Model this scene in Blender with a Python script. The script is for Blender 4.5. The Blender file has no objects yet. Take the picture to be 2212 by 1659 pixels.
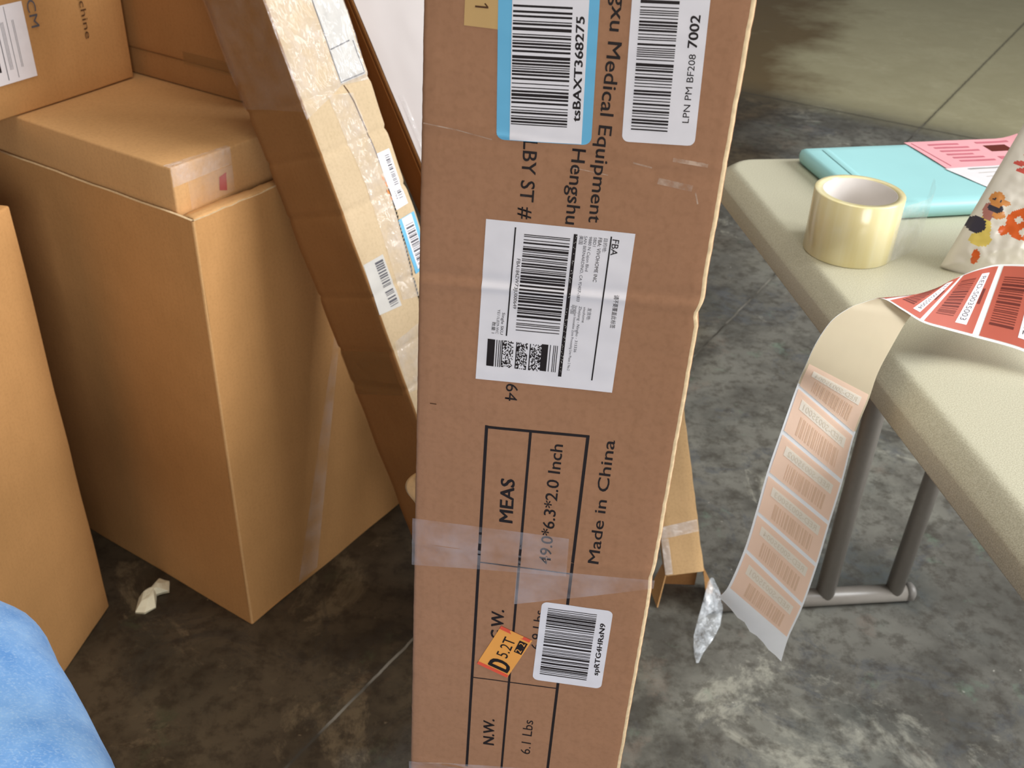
import bpy, bmesh, math, random
from mathutils import Vector, Matrix, noise
random.seed(7)
scn = bpy.context.scene
COL = scn.collection
PI = math.pi

# ------------------------------------------------------------------ camera
cam_d = bpy.data.cameras.new('camera')
cam_d.sensor_width = 36.0
cam_d.lens = 35.805
cam_d.clip_start = 0.02
cam = bpy.data.objects.new('camera', cam_d)
COL.objects.link(cam)
cam.matrix_world = Matrix(((0.9992, -0.0400, 0.0, 0.0),
                           (0.0217, 0.5426, -0.8397, 0.0),
                           (0.0336, 0.8391, 0.5430, 1.21),
                           (0, 0, 0, 1)))
cam_d.dof.use_dof = True
cam_d.dof.focus_distance = 0.66
cam_d.dof.aperture_fstop = 22
scn.camera = cam

# ------------------------------------------------------------------ world, lights, exposure
w = bpy.data.worlds.new('hall_light')
scn.world = w
w.use_nodes = True
w.node_tree.nodes['Background'].inputs[0].default_value = (1.0, 0.97, 0.94, 1)
w.node_tree.nodes['Background'].inputs[1].default_value = 0.155

def area(name, loc, target, sx, sy, power, col):
    l = bpy.data.lights.new(name, 'AREA')
    l.shape = 'RECTANGLE'; l.size = sx; l.size_y = sy; l.energy = power; l.color = col
    o = bpy.data.objects.new(name, l); COL.objects.link(o)
    o.location = loc
    d = Vector(target) - Vector(loc)
    o.rotation_euler = d.to_track_quat('-Z', 'Y').to_euler()
    return o
area('key_upper_right', (4.2, 0.4, 3.4), (0.5, 1.0, 0.0), 2.6, 2.6, 290, (0.98, 0.99, 1.0))  # unseen source at upper right, fitted to the shading
area('fill_front', (1.1, -3.6, 1.7), (0.0, 0.8, 0.5), 1.7, 1.8, 98, (1.0, 0.98, 0.96))  # unseen fill from behind the camera, fitted to the shading
area('glint_light_side', (5.6, 0.95, 2.2), (-0.3, 1.2, 0.8), 1.0, 1.1, 62, (0.92, 0.96, 1.0))  # added light, placed so the wrinkled tape glints
area('fill_overhead', (0.2, 0.6, 3.8), (-0.1, 1.0, 0.0), 2.0, 2.0, 42, (1.0, 0.93, 0.80))  # added soft fill from overhead, no lamp seen

scn.view_settings.view_transform = 'Standard'
scn.view_settings.look = 'None'
scn.view_settings.exposure = 0.0
scn.view_settings.gamma = 1.0
scn.view_settings.use_curve_mapping = False

# ------------------------------------------------------------------ materials
def lin(r, g, b):
    f = lambda c: (c / 255 / 12.92) if c / 255 <= 0.04045 else ((c / 255 + 0.055) / 1.055) ** 2.4
    return (f(r), f(g), f(b), 1.0)

def nodes(name):
    m = bpy.data.materials.new(name); m.use_nodes = True
    nt = m.node_tree
    return m, nt, nt.nodes['Principled BSDF']

def tex_coord(nt, kind='Object', scale=(1, 1, 1), rot=(0, 0, 0)):
    tc = nt.nodes.new('ShaderNodeTexCoord'); mp = nt.nodes.new('ShaderNodeMapping')
    mp.inputs['Scale'].default_value = scale; mp.inputs['Rotation'].default_value = rot
    nt.links.new(tc.outputs[kind], mp.inputs['Vector'])
    return mp.outputs['Vector']

def noise_tex(nt, vec, scale, detail=4, rough=0.55):
    n = nt.nodes.new('ShaderNodeTexNoise')
    n.inputs['Scale'].default_value = scale; n.inputs['Detail'].default_value = detail
    n.inputs['Roughness'].default_value = rough
    nt.links.new(vec, n.inputs['Vector'])
    return n.outputs['Fac']

def ramp(nt, fac, stops):
    r = nt.nodes.new('ShaderNodeValToRGB')
    el = r.color_ramp.elements
    while len(el) < len(stops): el.new(0.5)
    for e, (p, c) in zip(el, stops): e.position = p; e.color = c
    nt.links.new(fac, r.inputs['Fac'])
    return r.outputs['Color']

def mix(nt, a, b, fac, mode='MIX'):
    n = nt.nodes.new('ShaderNodeMix'); n.data_type = 'RGBA'; n.blend_type = mode
    for sock, val in ((n.inputs[0], fac), (n.inputs[6], a), (n.inputs[7], b)):
        if isinstance(val, (int, float, tuple)): sock.default_value = val
        else: nt.links.new(val, sock)
    return n.outputs[2]

def bump(nt, bsdf, h, strength=0.2, dist=0.002):
    b = nt.nodes.new('ShaderNodeBump')
    b.inputs['Strength'].default_value = strength; b.inputs['Distance'].default_value = dist
    nt.links.new(h, b.inputs['Height']); nt.links.new(b.outputs['Normal'], bsdf.inputs['Normal'])

def cardboard(name, col, dark=0.82, rough=0.72):
    m, nt, b = nodes(name)
    v = tex_coord(nt)
    n1 = noise_tex(nt, v, 5.0, 3)
    n2 = noise_tex(nt, v, 260.0, 2)
    dk = (col[0] * dark, col[1] * dark, col[2] * dark * 0.97, 1)
    c = ramp(nt, n1, [(0.32, dk), (0.66, col)])
    vs = tex_coord(nt, scale=(40, 40, 3))
    st = noise_tex(nt, vs, 6.0, 2)
    c = mix(nt, c, (0.965, 0.96, 0.95, 1), ramp(nt, st, [(0.4, (0, 0, 0, 1)), (0.7, (1, 1, 1, 1))]), 'MULTIPLY')
    c2 = mix(nt, c, (0.9, 0.89, 0.87, 1), ramp(nt, n2, [(0.45, (0, 0, 0, 1)), (0.75, (1, 1, 1, 1))]), 'MULTIPLY')
    nt.links.new(c2, b.inputs['Base Color'])
    b.inputs['Roughness'].default_value = rough
    b.inputs['Specular IOR Level'].default_value = 0.28
    bump(nt, b, noise_tex(nt, v, 30.0, 4), 0.25, 0.003)
    return m

def plain(name, col, rough=0.6, spec=0.3, noise_amt=0.06, scale=40, bump_s=0.0, trans=0.0):
    m, nt, b = nodes(name)
    v = tex_coord(nt)
    n = noise_tex(nt, v, scale, 3)
    k = 1 - noise_amt
    c = ramp(nt, n, [(0.3, (col[0] * k, col[1] * k, col[2] * k, 1)), (0.7, col)])
    nt.links.new(c, b.inputs['Base Color'])
    b.inputs['Roughness'].default_value = rough
    b.inputs['Specular IOR Level'].default_value = spec
    if bump_s: bump(nt, b, n, bump_s, 0.002)
    return m

def film(name, col, alpha, rough=0.12, crumple=0.0, cscale=60, stretch=(1, 1, 1), spec=0.6):
    m, nt, b = nodes(name)
    b.inputs['Base Color'].default_value = col
    b.inputs['Roughness'].default_value = rough
    b.inputs['Specular IOR Level'].default_value = spec
    b.inputs['IOR'].default_value = 1.5
    if isinstance(alpha, tuple):
        v = tex_coord(nt)
        a = ramp(nt, noise_tex(nt, v, alpha[2], 3), [(0.35, (alpha[0],) * 3 + (1,)), (0.65, (alpha[1],) * 3 + (1,))])
        nt.links.new(a, b.inputs['Alpha'])
    else:
        b.inputs['Alpha'].default_value = alpha
    if crumple:
        v2 = tex_coord(nt, scale=stretch)
        bump(nt, b, noise_tex(nt, v2, cscale, 3, 0.5), crumple, 0.01)
    return m

M = {}
M['card_front'] = cardboard('kraft_cardboard_reddish', lin(172, 126, 95), 0.94)
M['card'] = cardboard('kraft_cardboard', lin(196, 146, 92), 0.86)
M['card_dark'] = cardboard('kraft_cardboard_brown_and_shade', lin(160, 114, 68), 0.86)  # brown board, with the shade of unlit faces mixed into the tone
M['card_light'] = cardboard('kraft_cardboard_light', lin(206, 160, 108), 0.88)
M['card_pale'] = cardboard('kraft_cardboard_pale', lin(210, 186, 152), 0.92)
M['card_worn'] = cardboard('kraft_cardboard_worn', lin(208, 170, 122), 0.9, 0.55)
M['raw_and_lit_edge'] = plain('raw_and_lit_cardboard_edge', lin(226, 200, 160), 0.9, 0.1, 0.25, 220)
M['ink'] = plain('black_print', lin(38, 30, 30), 0.6, 0.25, 0.2)
M['ink_soft'] = plain('faded_print', lin(92, 62, 40), 0.7, 0.2, 0.2)
M['ink_grey'] = plain('grey_print', lin(96, 94, 100), 0.6, 0.2, 0.2)
M['red_print'] = plain('red_print', lin(190, 40, 25), 0.6, 0.2, 0.2)
M['orange_print'] = plain('orange_print', lin(235, 140, 50), 0.6, 0.2, 0.1)
M['paper'] = plain('white_label_paper', lin(238, 234, 238), 0.5, 0.3, 0.05, 60)
M['paper_grey'] = plain('greyish_label_paper', lin(206, 202, 196), 0.5, 0.3, 0.08, 60)
M['paper_blue'] = plain('light_blue_label', lin(112, 188, 226), 0.45, 0.3, 0.04)
M['paper_tan'] = plain('tan_paper', lin(205, 168, 112), 0.6, 0.2, 0.06)
M['paper_orange'] = plain('orange_label', lin(250, 172, 84), 0.5, 0.3, 0.06)
M['paper_red'] = plain('red_label_band', lin(236, 92, 66), 0.5, 0.3, 0.06)
M['paper_pink'] = plain('pink_label', lin(244, 176, 184), 0.5, 0.3, 0.05)
M['pink_ink'] = plain('pink_print', lin(206, 118, 132), 0.6, 0.2, 0.1)
M['brown_ink'] = plain('maroon_print', lin(104, 44, 36), 0.6, 0.2, 0.1)
M['liner'] = plain('white_release_liner', lin(222, 216, 200), 0.4, 0.35, 0.04)
M['clear_tape'] = film('clear_packing_tape', (0.86, 0.80, 0.84, 1), (0.05, 0.26, 30), 0.16, 0.35, 40, (1, 1, 1))
M['glint_tape'] = film('wrinkled_glossy_tape', (0.94, 0.92, 0.92, 1), (0.10, 0.30, 34), 0.05, 1.0, 55, (1.0, 1.0, 0.5), 1.0)
M['tape_light_streak'] = film('dull_tape_and_light_streak', (0.86, 0.80, 0.76, 1), (0.04, 0.22, 20), 0.3, 0.2, 30)  # dull tape on the inner carton; painted light streak on the open one
M['scuff'] = film('pale_scuff', lin(214, 186, 164), (0.1, 0.75, 160), 0.8, 0.0, 60, (1, 1, 1), 0.1)
M['haze_tape'] = film('hazy_tape', (0.86, 0.82, 0.80, 1), (0.25, 0.5, 26), 0.2, 0.4, 30)
M['tail_tape'] = film('loose_clear_tape', (0.93, 0.93, 0.9, 1), (0.10, 0.30, 60), 0.08, 0.6, 60, (1, 1, .4), 1.0)
M['side_tape'] = film('clear_tape_shade_tinted', (0.7, 0.62, 0.55, 1), (0.02, 0.14, 24), 0.22, 0.4, 30)  # clear tape again, with shade put into its darker tint
M['brown_tape'] = film('brown_tape', lin(150, 112, 70), 0.45, 0.22, 0.3, 30)
M['poly'] = film('clear_poly_wrap', (0.88, 0.94, 1.0, 1), (0.15, 0.55, 55), 0.08, 0.9, 60, (1, 1, 1), 1.0)
M['white_face'] = plain('white_coated_board', lin(206, 198, 196), 0.35, 0.4, 0.05, 9)
M['teal'] = plain('pale_teal_plastic', lin(168, 224, 228), 0.35, 0.4, 0.05, 12, 0.05)
M['denim_shoe'] = plain('grey_canvas', lin(90, 92, 98), 0.8, 0.2, 0.1)
M['black_gap'] = plain('dark_void', lin(22, 15, 10), 0.9, 0.05, 0.1)
M['tissue'] = plain('crumpled_white_tissue', lin(232, 226, 200), 0.8, 0.1, 0.08, 90, 0.3)
M['steel'] = plain('grey_brown_powder_coat', lin(128, 122, 114), 0.36, 0.5, 0.08, 120)
M['cap'] = plain('grey_plastic_cap', lin(120, 116, 110), 0.45, 0.4, 0.1)

# folding table: speckled blow-moulded plastic
m, nt, b = nodes('beige_granite_plastic')
v = tex_coord(nt)
c = ramp(nt, noise_tex(nt, v, 900, 2), [(0.35, lin(178, 174, 152)), (0.6, lin(203, 200, 178)), (0.75, lin(210, 208, 190))])
nt.links.new(c, b.inputs['Base Color']); b.inputs['Roughness'].default_value = 0.34
b.inputs['Specular IOR Level'].default_value = 0.4
bump(nt, b, noise_tex(nt, v, 350, 2), 0.12, 0.001)
M['table'] = m

# denim
m, nt, b = nodes('light_blue_denim')
v = tex_coord(nt)
c1 = ramp(nt, noise_tex(nt, v, 26, 4), [(0.3, lin(96, 154, 222)), (0.7, lin(142, 190, 244))])
c2 = noise_tex(nt, tex_coord(nt, scale=(1, 1, 0.25)), 500, 2)
c = mix(nt, c1, lin(186, 216, 248), ramp(nt, c2, [(0.5, (0, 0, 0, 1)), (0.75, (0.5, 0.5, 0.5, 1))]))
nt.links.new(c, b.inputs['Base Color']); b.inputs['Roughness'].default_value = 0.85
b.inputs['Sheen Weight'].default_value = 0.15
bump(nt, b, c2, 0.3, 0.001)
M['denim'] = m

# translucent backs of the label strip
def strip_back(name, col, through):
    m, nt, b = nodes(name)
    v = tex_coord(nt)
    c = ramp(nt, noise_tex(nt, v, 60, 2), [(0.3, tuple(k * 0.97 for k in col[:3]) + (1,)), (0.7, col)])
    nt.links.new(c, b.inputs['Base Color'])
    b.inputs['Roughness'].default_value = 0.45
    out = nt.nodes['Material Output']
    tr = nt.nodes.new('ShaderNodeBsdfTranslucent'); tr.inputs['Color'].default_value = col
    mx = nt.nodes.new('ShaderNodeMixShader'); mx.inputs[0].default_value = through
    nt.links.new(b.outputs[0], mx.inputs[1]); nt.links.new(tr.outputs[0], mx.inputs[2])
    nt.links.new(mx.outputs[0], out.inputs[0])
    return m
M['salmon'] = strip_back('salmon_label', lin(208, 112, 92), 0.45)
M['back_cream'] = strip_back('liner_back_cream', lin(210, 197, 170), 0.34)
M['back_liner'] = strip_back('liner_back_white', lin(244, 249, 254), 0.3)
M['back_label'] = strip_back('liner_back_over_label', lin(250, 222, 200), 0.36)
M['back_panel'] = strip_back('liner_back_over_white_panel', lin(244, 240, 228), 0.36)
M['back_bar'] = strip_back('liner_back_over_bars', lin(232, 204, 178), 0.36)
M['back_bar2'] = strip_back('liner_back_over_digits', lin(228, 220, 204), 0.36)

# tape roll
m, nt, b = nodes('yellowish_clear_tape_roll')
v = tex_coord(nt)
c = ramp(nt, noise_tex(nt, tex_coord(nt, scale=(9, 9, 0.3)), 6, 3), [(0.3, lin(232, 218, 160)), (0.7, lin(243, 235, 196))])
nt.links.new(c, b.inputs['Base Color']); b.inputs['Roughness'].default_value = 0.18
b.inputs['Specular IOR Level'].default_value = 0.6
b.inputs['Subsurface Weight'].default_value = 0.25
b.inputs['Subsurface Radius'].default_value = (0.02, 0.018, 0.01)
M['roll'] = m
M['core'] = plain('white_card_core', lin(222, 216, 212), 0.6, 0.3, 0.04)

# stained sealed concrete floor with saw-cut joints
m, nt, b = nodes('stained_sealed_concrete')
v = tex_coord(nt)
big = noise_tex(nt, v, 1.3, 6, 0.62)
mid = noise_tex(nt, v, 6.5, 8, 0.66)
fine = noise_tex(nt, v, 34, 6, 0.7)
base = ramp(nt, big, [(0.30, lin(84, 82, 76)), (0.47, lin(116, 114, 106)), (0.58, lin(134, 134, 124)), (0.72, lin(152, 150, 136))])
base = mix(nt, base, lin(82, 80, 74), ramp(nt, mid, [(0.36, (1, 1, 1, 1)), (0.54, (0, 0, 0, 1))]))
vw = nt.nodes.new('ShaderNodeTexNoise'); vw.inputs['Scale'].default_value = 3.2; vw.inputs['Detail'].default_value = 7
vw.inputs['Distortion'].default_value = 1.2; vw.inputs['Roughness'].default_value = 0.74; nt.links.new(v, vw.inputs['Vector'])
base = mix(nt, base, lin(172, 170, 156), ramp(nt, vw.outputs['Fac'], [(0.575, (0, 0, 0, 1)), (0.64, (0.7, 0.7, 0.7, 1))]))
nw = nt.nodes.new('ShaderNodeTexNoise'); nw.inputs['Scale'].default_value = 5.5; nw.inputs['Detail'].default_value = 9
nw.inputs['Roughness'].default_value = 0.76; nw.inputs['Distortion'].default_value = 0.8; nt.links.new(v, nw.inputs['Vector'])
base = mix(nt, base, lin(86, 88, 90), ramp(nt, nw.outputs['Fac'], [(0.53, (0, 0, 0, 1)), (0.60, (0.7, 0.7, 0.7, 1))]))
base = mix(nt, base, lin(112, 132, 114), ramp(nt, noise_tex(nt, v, 9.0, 6, 0.7), [(0.60, (0, 0, 0, 1)), (0.68, (0.5, 0.5, 0.5, 1))]))
base = mix(nt, base, lin(128, 112, 100), ramp(nt, noise_tex(nt, v, 7.0, 6, 0.7), [(0.30, (0.5, 0.5, 0.5, 1)), (0.40, (0, 0, 0, 1))]))
base = mix(nt, base, lin(74, 82, 80), ramp(nt, noise_tex(nt, v, 2.4, 5), [(0.55, (0, 0, 0, 1)), (0.7, (0.6, 0.6, 0.6, 1))]))
base = mix(nt, base, lin(60, 54, 46), ramp(nt, fine, [(0.38, (0.55, 0.55, 0.55, 1)), (0.52, (0, 0, 0, 1))]))
base = mix(nt, base, lin(206, 202, 190), ramp(nt, noise_tex(nt, v, 70, 3), [(0.72, (0, 0, 0, 1)), (0.78, (0.6, 0.6, 0.6, 1))]))
sep = nt.nodes.new('ShaderNodeSeparateXYZ'); nt.links.new(v, sep.inputs[0])
def math_node(op, a, b_=None):
    n = nt.nodes.new('ShaderNodeMath'); n.operation = op
    for i, q in enumerate((a, b_)):
        if q is None: continue
        if isinstance(q, (int, float)): n.inputs[i].default_value = q
        else: nt.links.new(q, n.inputs[i])
    return n.outputs[0]
def line_dist(px, py, nx, ny):
    a = math_node('MULTIPLY', math_node('SUBTRACT', sep.outputs[0], px), nx)
    c_ = math_node('MULTIPLY', math_node('SUBTRACT', sep.outputs[1], py), ny)
    return math_node('ADD', a, c_)
d1 = line_dist(0.225, 1.71, 0.850, -0.527)
d2 = line_dist(1.175, 3.927, 0.511, 0.8596)
wob = math_node('MULTIPLY', math_node('SUBTRACT', noise_tex(nt, v, 25, 2), 0.5), 0.006)
a1 = math_node('ABSOLUTE', math_node('ADD', d1, wob)); a2 = math_node('ABSOLUTE', math_node('ADD', d2, wob))
far = ramp(nt, math_node('ADD', math_node('MULTIPLY', d2, 0.6), 0.5), [(0.44, (0, 0, 0, 1)), (0.56, (1, 1, 1, 1))])
base = mix(nt, base, mix(nt, base, lin(184, 176, 138), 0.75), far)
# an old brown stain in the slab on the left, with shade painted into the same tone
stain_shade = math_node('ADD', math_node('MULTIPLY', math_node('ADD', sep.outputs[0], math_node('MULTIPLY', sep.outputs[1], -0.35)), -1.6), math_node('MULTIPLY', math_node('SUBTRACT', big, 0.5), 2.0))
base = mix(nt, base, mix(nt, base, lin(150, 124, 92), 1.0, 'MULTIPLY'), ramp(nt, stain_shade, [(0.30, (0, 0, 0, 1)), (0.75, (0.9, 0.9, 0.9, 1))]))
edge_stain = ramp(nt, a2, [(0.0, (0.7, 0.7, 0.7, 1)), (0.22, (0, 0, 0, 1))])
base = mix(nt, base, lin(66, 64, 54), math_node('MULTIPLY', edge_stain, math_node('MULTIPLY', mid, 1.2)))
j1 = math_node('LESS_THAN', a1, 0.0022); j2 = math_node('LESS_THAN', a2, 0.004)
dust = ramp(nt, noise_tex(nt, v, 9, 3), [(0.4, lin(60, 56, 50)), (0.6, lin(150, 146, 136))])
base = mix(nt, base, mix(nt, dust, lin(66, 62, 48), far), j1)
base = mix(nt, base, lin(58, 54, 46), j2)
side_dark = math_node('MULTIPLY', ramp(nt, a1, [(0.002, (1, 1, 1, 1)), (0.012, (0, 0, 0, 1))]), 0.35)
base = mix(nt, base, lin(60, 56, 48), side_dark)
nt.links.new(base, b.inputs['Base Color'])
rr = nt.nodes.new('ShaderNodeMapRange'); nt.links.new(mid, rr.inputs[0])
rr.inputs[3].default_value = 0.36; rr.inputs[4].default_value = 0.6
nt.links.new(rr.outputs[0], b.inputs['Roughness'])
b.inputs['Specular IOR Level'].default_value = 0.35
bump(nt, b, fine, 0.08, 0.002)
M['floor'] = m

# ------------------------------------------------------------------ mesh helpers
class MB:
    """collects vertices / faces with material slots"""
    def __init__(s): s.v = []; s.f = []; s.mi = []; s.mats = []
    def slot(s, m):
        if m not in s.mats: s.mats.append(m)
        return s.mats.index(m)
    def face(s, pts, m):
        i = len(s.v); s.v += [tuple(p) for p in pts]; s.f.append(tuple(range(i, i + len(pts)))); s.mi.append(s.slot(m))
    def grid(s, fn, nu, nv, m, flip=False, wrap=False):
        """fn(i/nu, j/nv) -> point or mat callable"""
        i0 = len(s.v)
        for j in range(nv + 1):
            for i in range(nu + 1): s.v.append(tuple(fn(i / nu, j / nv)))
        for j in range(nv):
            for i in range(nu):
                a = i0 + j * (nu + 1) + i
                q = (a, a + 1, a + nu + 2, a + nu + 1)
                s.f.append(q[::-1] if flip else q)
                s.mi.append(s.slot(m((i + .5) / nu, (j + .5) / nv) if callable(m) else m))
    def add(s, verts, faces, m):
        i0 = len(s.v); s.v += [tuple(p) for p in verts]; k = s.slot(m)
        for f in faces: s.f.append(tuple(i0 + q for q in f)); s.mi.append(k)
    def box(s, lo, hi, m, mat=Matrix()):
        x0, y0, z0 = lo; x1, y1, z1 = hi
        vs = [mat @ Vector(p) for p in ((x0, y0, z0), (x1, y0, z0), (x1, y1, z0), (x0, y1, z0), (x0, y0, z1), (x1, y0, z1), (x1, y1, z1), (x0, y1, z1))]
        s.add(vs, [(0, 3, 2, 1), (4, 5, 6, 7), (0, 1, 5, 4), (1, 2, 6, 5), (2, 3, 7, 6), (3, 0, 4, 7)], m)
    def tube(s, pts, radii, m, n=20, cap=True):
        pts = [Vector(p) for p in pts]; i0 = len(s.v); k = s.slot(m)
        up = Vector((0, 0, 1))
        prev = None
        for j, p in enumerate(pts):
            t = (pts[min(j + 1, len(pts) - 1)] - pts[max(j - 1, 0)]).normalized()
            if prev is None:
                r = t.cross(up)
                if r.length < 1e-3: r = t.cross(Vector((1, 0, 0)))
            else:
                r = prev - t * prev.dot(t)
            r.normalize(); prev = r; q = t.cross(r)
            rad = radii[j] if isinstance(radii, (list, tuple)) else radii
            for a in range(n):
                th = 2 * PI * a / n
                s.v.append(tuple(p + (r * math.cos(th) + q * math.sin(th)) * rad))
        for j in range(len(pts) - 1):
            for a in range(n):
                b_ = (a + 1) % n
                s.f.append((i0 + j * n + a, i0 + j * n + b_, i0 + (j + 1) * n + b_, i0 + (j + 1) * n + a)); s.mi.append(k)
        if cap:
            s.f.append(tuple(i0 + a for a in range(n))[::-1]); s.mi.append(k)
            s.f.append(tuple(i0 + (len(pts) - 1) * n + a for a in range(n))); s.mi.append(k)
    def build(s, name, parent=None, smooth=False, mat=None, bevel=0, solid=0, seg=2, weld=False):
        me = bpy.data.meshes.new(name)
        me.from_pydata(s.v, [], s.f)
        for m in s.mats: me.materials.append(M[m])
        me.polygons.foreach_set('material_index', s.mi)
        if weld:
            bm = bmesh.new(); bm.from_mesh(me); bmesh.ops.remove_doubles(bm, verts=bm.verts, dist=1e-5)
            bm.to_mesh(me); bm.free()
        if smooth: me.polygons.foreach_set('use_smooth', [True] * len(me.polygons))
        me.update()
        o = bpy.data.objects.new(name, me); COL.objects.link(o)
        if parent: o.parent = parent
        if mat is not None: o.matrix_local = mat
        if bevel:
            md = o.modifiers.new('edge_round', 'BEVEL'); md.width = bevel; md.segments = seg; md.limit_method = 'ANGLE'
        if solid:
            md = o.modifiers.new('thickness', 'SOLIDIFY'); md.thickness = solid; md.offset = 0
        return o

def thing(name, label, cat, mat=None, group=None):
    o = bpy.data.objects.new(name, None); COL.objects.link(o)
    o.empty_display_size = 0.05
    if mat is not None: o.matrix_world = mat
    o['label'] = label; o['category'] = cat
    if group: o['group'] = group
    return o
def tag(o, label, cat, group=None):
    o['label'] = label; o['category'] = cat
    if group: o['group'] = group
    return o
def frame(o, x, y, z):
    m = Matrix.Identity(4)
    for i, a in enumerate((x, y, z)):
        for k in range(3): m[k][i] = a[k]
    for k in range(3): m[k][3] = o[k]
    return m

# lettering as flat filled outlines
_tc = {}
def text_shape(s, bold=0.0):
    if (s, bold) in _tc: return _tc[(s, bold)]
    cu = bpy.data.curves.new('lettering', 'FONT'); cu.body = s; cu.size = 1; cu.resolution_u = 3; cu.offset = bold
    o = bpy.data.objects.new('lettering', cu); COL.objects.link(o)
    dg = bpy.context.evaluated_depsgraph_get()
    me = bpy.data.meshes.new_from_object(o.evaluated_get(dg))
    vs = [(p.co.x, p.co.y) for p in me.vertices]; fs = [tuple(p.vertices) for p in me.polygons]
    bpy.data.objects.remove(o); bpy.data.curves.remove(cu); bpy.data.meshes.remove(me)
    _tc[(s, bold)] = (vs, fs)
    return vs, fs
CAPH = None
def cap_height():
    global CAPH
    if CAPH is None:
        vs, _ = text_shape('H'); CAPH = max(p[1] for p in vs) - min(p[1] for p in vs)
    return CAPH

class Flat:
    """artwork in millimetres on a surface; u to the right, v downwards; place(u, v, lift) gives a local point"""
    def __init__(s, mb, place): s.mb = mb; s.place = place
    def quad(s, pts, m, lift, n=(1, 1)):
        (a, b_, c_, d) = pts
        def fn(p, q):
            u = (a[0] * (1 - p) + b_[0] * p) * (1 - q) + (d[0] * (1 - p) + c_[0] * p) * q
            v_ = (a[1] * (1 - p) + b_[1] * p) * (1 - q) + (d[1] * (1 - p) + c_[1] * p) * q
            return s.place(u, v_, lift)
        s.mb.grid(fn, n[0], n[1], m, flip=True)
    def rect(s, u0, v0, u1, v1, m, lift, n=(1, 1)): s.quad(((u0, v0), (u1, v0), (u1, v1), (u0, v1)), m, lift, n)
    def text(s, t, p0, p1, h, m, lift, bold=0.0):
        if bold:     # heavier strokes: the same letters printed over themselves slightly shifted
            du, dv = p1[0] - p0[0], p1[1] - p0[1]; L = math.hypot(du, dv); e = bold * h / L
            for q, (sx, sy) in enumerate(((-1, -.5), (-.35, .5), (.35, -.5), (1, .5))):
                ou, ov = e * (du * sx + dv * sy * .8), e * (dv * sx - du * sy * .8)
                s.text(t, (p0[0] + ou, p0[1] + ov), (p1[0] + ou, p1[1] + ov), h, m, lift + q * .004)
            return
        vs, fs = text_shape(t)
        x0 = min(p[0] for p in vs); x1 = max(p[0] for p in vs)
        du, dv = p1[0] - p0[0], p1[1] - p0[1]; L = math.hypot(du, dv); du /= L; dv /= L
        tu, tv = dv, -du
        k = L / (x1 - x0); ky = h / cap_height()
        pts = [s.place(p0[0] + du * (x - x0) * k + tu * y * ky, p0[1] + dv * (x - x0) * k + tv * y * ky, lift) for x, y in vs]
        s.mb.add(pts, fs, m)
    def line(s, p0, p1, wd, m, lift, n=8):
        du, dv = p1[0] - p0[0], p1[1] - p0[1]; L = math.hypot(du, dv); nu, nv = -dv / L * wd / 2, du / L * wd / 2
        s.quad(((p0[0] + nu, p0[1] + nv), (p0[0] - nu, p0[1] - nv), (p1[0] - nu, p1[1] - nv), (p1[0] + nu, p1[1] + nv)), m, lift, (1, n))
    def bars(s, q, m, lift, seed, thin=0.5, n=60):
        """bar code filling the quad q, bars run along its first edge, stacked along its second"""
        r = random.Random(seed); (a, b_, c_, d) = q; L = math.hypot(d[0] - a[0], d[1] - a[1])
        t = 0.0
        while t < L - 0.3:
            wd = r.choice((1, 1, 1, 2, 2, 3)) * thin; gp = r.choice((1, 1, 2, 2, 3)) * thin
            e = min(t + wd, L); p, k = t / L, e / L
            f = lambda s0, s1, z: (s0[0] + (s1[0] - s0[0]) * z, s0[1] + (s1[1] - s0[1]) * z)
            s.quad((f(a, d, p), f(b_, c_, p), f(b_, c_, k), f(a, d, k)), m, lift, (8, 1))
            t = e + gp
    def rounded(s, q, r, m, lift, nv=24):
        """sheet with rounded corners: q corners tl,tr,br,bl"""
        (a, b_, c_, d) = q; W = math.hypot(b_[0] - a[0], b_[1] - a[1]); H = math.hypot(d[0] - a[0], d[1] - a[1])
        def fn(p, k):
            y = k * H; ins = 0.0
            e = min(y, H - y)
            if e < r: ins = r - math.sqrt(max(0, r * r - (r - e) ** 2))
            x = (ins + p * (W - 2 * ins)) / W
            u = (a[0] * (1 - x) + b_[0] * x) * (1 - k) + (d[0] * (1 - x) + c_[0] * x) * k
            v_ = (a[1] * (1 - x) + b_[1] * x) * (1 - k) + (d[1] * (1 - x) + c_[1] * x) * k
            return s.place(u, v_, lift)
        i0 = len(s.mb.v); rows = sorted(set([0, .002, .006, .012, .02, .03] + [i / nv for i in range(1, nv)] + [.97, .98, .988, .994, .998, 1]))
        for k in rows:
            for i in range(15): s.mb.v.append(tuple(fn(i / 14, k)))
        sl = s.mb.slot(m)
        for j in range(len(rows) - 1):
            for i in range(14):
                q0 = i0 + j * 15 + i; s.mb.f.append((q0 + 15, q0 + 16, q0 + 1, q0)); s.mb.mi.append(sl)

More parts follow.
